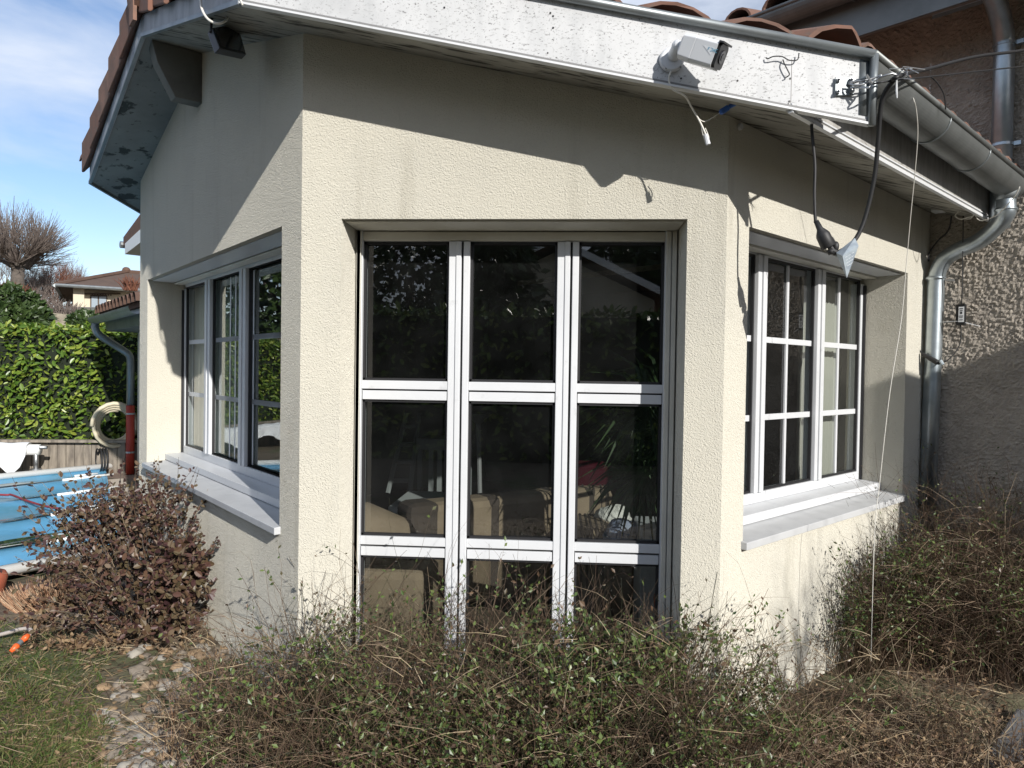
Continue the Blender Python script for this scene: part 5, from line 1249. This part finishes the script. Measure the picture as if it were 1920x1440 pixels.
bush('dead_heap', 'low heap of dead brown twigs and leaves at the foot of the maroon shrub', 420, lambda: (lambda q: V((q.x, q.y, gz(q.x, q.y))))(onZ(U(60, 400), U(1135, 1225), GZ)),
     lambda p: .17, ['stem_brown', 'stem_brown', 'straw'], 'leaf_dry', 2, .026, 1.5, .5, .28, leafy=.7, oval=True)
# cut grass clump with pale stubs, and a smaller one
gc = onZ(118, 1128, GZ); b = MB()
for i in range(900):
    th = U(0, 6.283); rr = math.sqrt(R_()); p = gc+va*(math.cos(th)*rr*.30)+vb*(math.sin(th)*rr*.22); p.z = gz(p.x, p.y)
    stem(b, p, Z+V((math.cos(th), math.sin(th), 0))*rr*.9, U(.13, .21)*(1-.3*rr), .0028, 3, .06, 0, 0 if R_() < .7 else 1)
t = b.build('clipped_grass_clump', ['stub', 'stem_brown'], fix=False); tag(t, 'clump of ornamental grass cut to pale reddish stubs at the pool edge', 'grass clump')
# pot and hose at the left edge
q = MB(); pc_ = onZ(-24, 1130, GZ); q.tube([pc_, pc_+Z*.12, pc_+Z*.17, pc_+Z*.20], [.085, .105, .115, .10], 18); tag(q.build('flower_pot', 'terracotta', smooth=True), 'weathered terracotta pot cut by the left edge of the picture', 'pot')
hz = lambda px, py, z=.03: onZ(px, py, GZ+z)
hsq = thing('garden_hose', hz(40, 1190), 'pale garden hose with orange connector lying on the grass at the left edge', 'hose')
q = MB(); q.tube(smoothpath([hz(-60, 1206), hz(-20, 1195), hz(12, 1187, .06), hz(38, 1180, .09), hz(52, 1179, .10), hz(58, 1183, .10), hz(54, 1192, .08)], 6), .011, 8); q.build('tube', 'hose_pale', hsq, smooth=True)
q = MB(); a_, b_ = hz(54, 1190, .085), hz(20, 1222, .03); q.tube([a_, a_.lerp(b_, .25), a_.lerp(b_, .27), a_.lerp(b_, .4)], [.013, .018, .014, .014], 10); q.tube([a_.lerp(b_, .6), a_.lerp(b_, .68), b_], [.014, .019, .011], 10); q.build('connector', 'orange', hsq, smooth=True)
q = MB(); q.tube([a_.lerp(b_, .38), a_.lerp(b_, .62)], .014, 10); q.build('coupling', 'zinc', hsq)
# stones
stones = []
for k, mt_n in enumerate(('pebble', 'pebble_pale', 'pebble_tan')):
    q = MB(); ball(q, (0, 0, 0), .05, .036, .022, 14, 8, .35, k*7+2); o = q.build('river_stone', mt_n, smooth=True); stones.append(o)
LABS = ('grey brown rounded river stone among the dry twigs', 'pale grey rounded river stone among the dry twigs', 'tan rounded river stone among the dry twigs')
cnt = [0, 0, 0]
rnd = random.Random(11)
for i in range(420):
    px, py = rnd.uniform(190, 480), rnd.uniform(1215, 1440)
    if py > 1215+ (px-180)*0+0 and px < 250 and py < 1280: continue
    g_ = .5+.5*noise.noise(V((px*.012, py*.012, 4)))
    if rnd.random() > g_*1.35: continue
    p = onZ(px, py, GZ); k = rnd.choice((0, 0, 1, 2))
    o = stones[k] if cnt[k] == 0 else stones[k].copy()
    if cnt[k]: COL.objects.link(o)
    cnt[k] += 1; s_ = rnd.uniform(.45, 1.05)
    o.location = (p.x, p.y, gz(p.x, p.y)+.004*s_); o.scale = (s_*rnd.uniform(.8, 1.2), s_, s_*rnd.uniform(.8, 1.3)); o.rotation_euler = (rnd.uniform(-.3, .3), rnd.uniform(-.3, .3), rnd.uniform(0, 6.28))
    tag(o, LABS[k], 'stone', 'river stones below the brown shrub')
# grass, litter, moss
def in_lawn(px, py): 
    edge = 185+.10*(py-1250)-60*noise.noise(V((py*.011, 2, 0)))-.25*(py-1250)*0
    return px < edge+70*noise.noise(V((px*.02, py*.02, 7)))
gmb = MB()
for i in range(13000):
    px, py = U(-120, 330), 1120+ (1500-1120)*math.sqrt(R_())
    if not in_lawn(px, py) and R_() > .06: continue
    if py < 1165+.30*max(0, px-20) : continue
    p = onZ(px, py, GZ); p.z = gz(p.x, p.y); tuft = noise.noise(V((p.x*5, p.y*5, 1)))
    ln = U(.03, .07)*(1+max(0, tuft)*1.3); d = (Z*.55+V((U(-1, 1), U(-1, 1), 0))*.8+V((.25, -.2, 0))).normalized()
    s_ = d.cross(rdir()).normalized()*.0022; m_ = p+d*ln*.55; e_ = m_+(d-Z*.55+rdir()*.2).normalized()*ln*.5
    gmb.add([p-s_, p+s_, m_+s_*.8, m_-s_*.8, e_], [(0, 1, 2, 3), (3, 2, 4)])
tag(gmb.build('grass', 'grass', fix=False), 'short rough winter grass in the lower left', 'grass', kind='stuff')
lt_ = MB()
for i in range(8500):
    px, py = U(-60, 1900), U(1180, 1560)
    if px < 150 and R_() < .55: continue
    p = onZ(px, py, GZ); p.z = gz(p.x, p.y)+.012
    if inside(p): continue
    if R_() < .55:
        d = V((U(-1, 1), U(-1, 1), U(-.08, .2))).normalized(); stem(lt_, p, d, U(.06, .22), U(.001, .0022), 3, .18, .0, 1 if R_() < .6 else 2)
    else: lt_.oval(p+Z*U(0, .01), V((U(-1, 1), U(-1, 1), U(-.2, .3))), (Z+rdir()*.6), U(.018, .04), U(.006, .012), .3, 0)
tag(lt_.build('leaf_litter', ['leaf_dry', 'stem_brown', 'straw'], fix=False), 'dry twigs and dead leaves on the bed', 'litter', kind='stuff')
st_ = MB()
for i in range(420):     # long pale straws lying across the thicket
    px = U(380, 1750); py = U(1190, 1440); y = U(-.85, -.2)
    p = at(px, py, y)
    if inside(p) or p.z < GZ: continue
    d = V((U(-1, 1), U(-.6, .6), U(-.1, 1.0))).normalized(); stem(st_, p, d, U(.06, .20), U(.0007, .0014), 4, .16, .1)
tag(st_.build('dead_straws', 'straw', fix=False), 'long pale dead stalks lying through the thicket', 'dead stalks', kind='stuff')
ms_ = MB()
for i in range(5000):
    th = U(0, 6.283); rr = math.sqrt(R_()); c_ = onZ(1500, 1378, GZ); p = c_+V((math.cos(th)*rr*.28, math.sin(th)*rr*.20, 0))
    if inside(p): continue
    p.z = gz(p.x, p.y)+.05*(1-rr*rr); d = (Z+rdir()).normalized(); ms_.leaf(p, d, rdir(), .018, .003)
tag(ms_.build('moss', 'moss', fix=False), 'bright green moss cushion at the foot of the right wall', 'moss', kind='stuff')
print('faces', sum(len(o.data.polygons) for o in bpy.data.objects if o.type == 'MESH'))
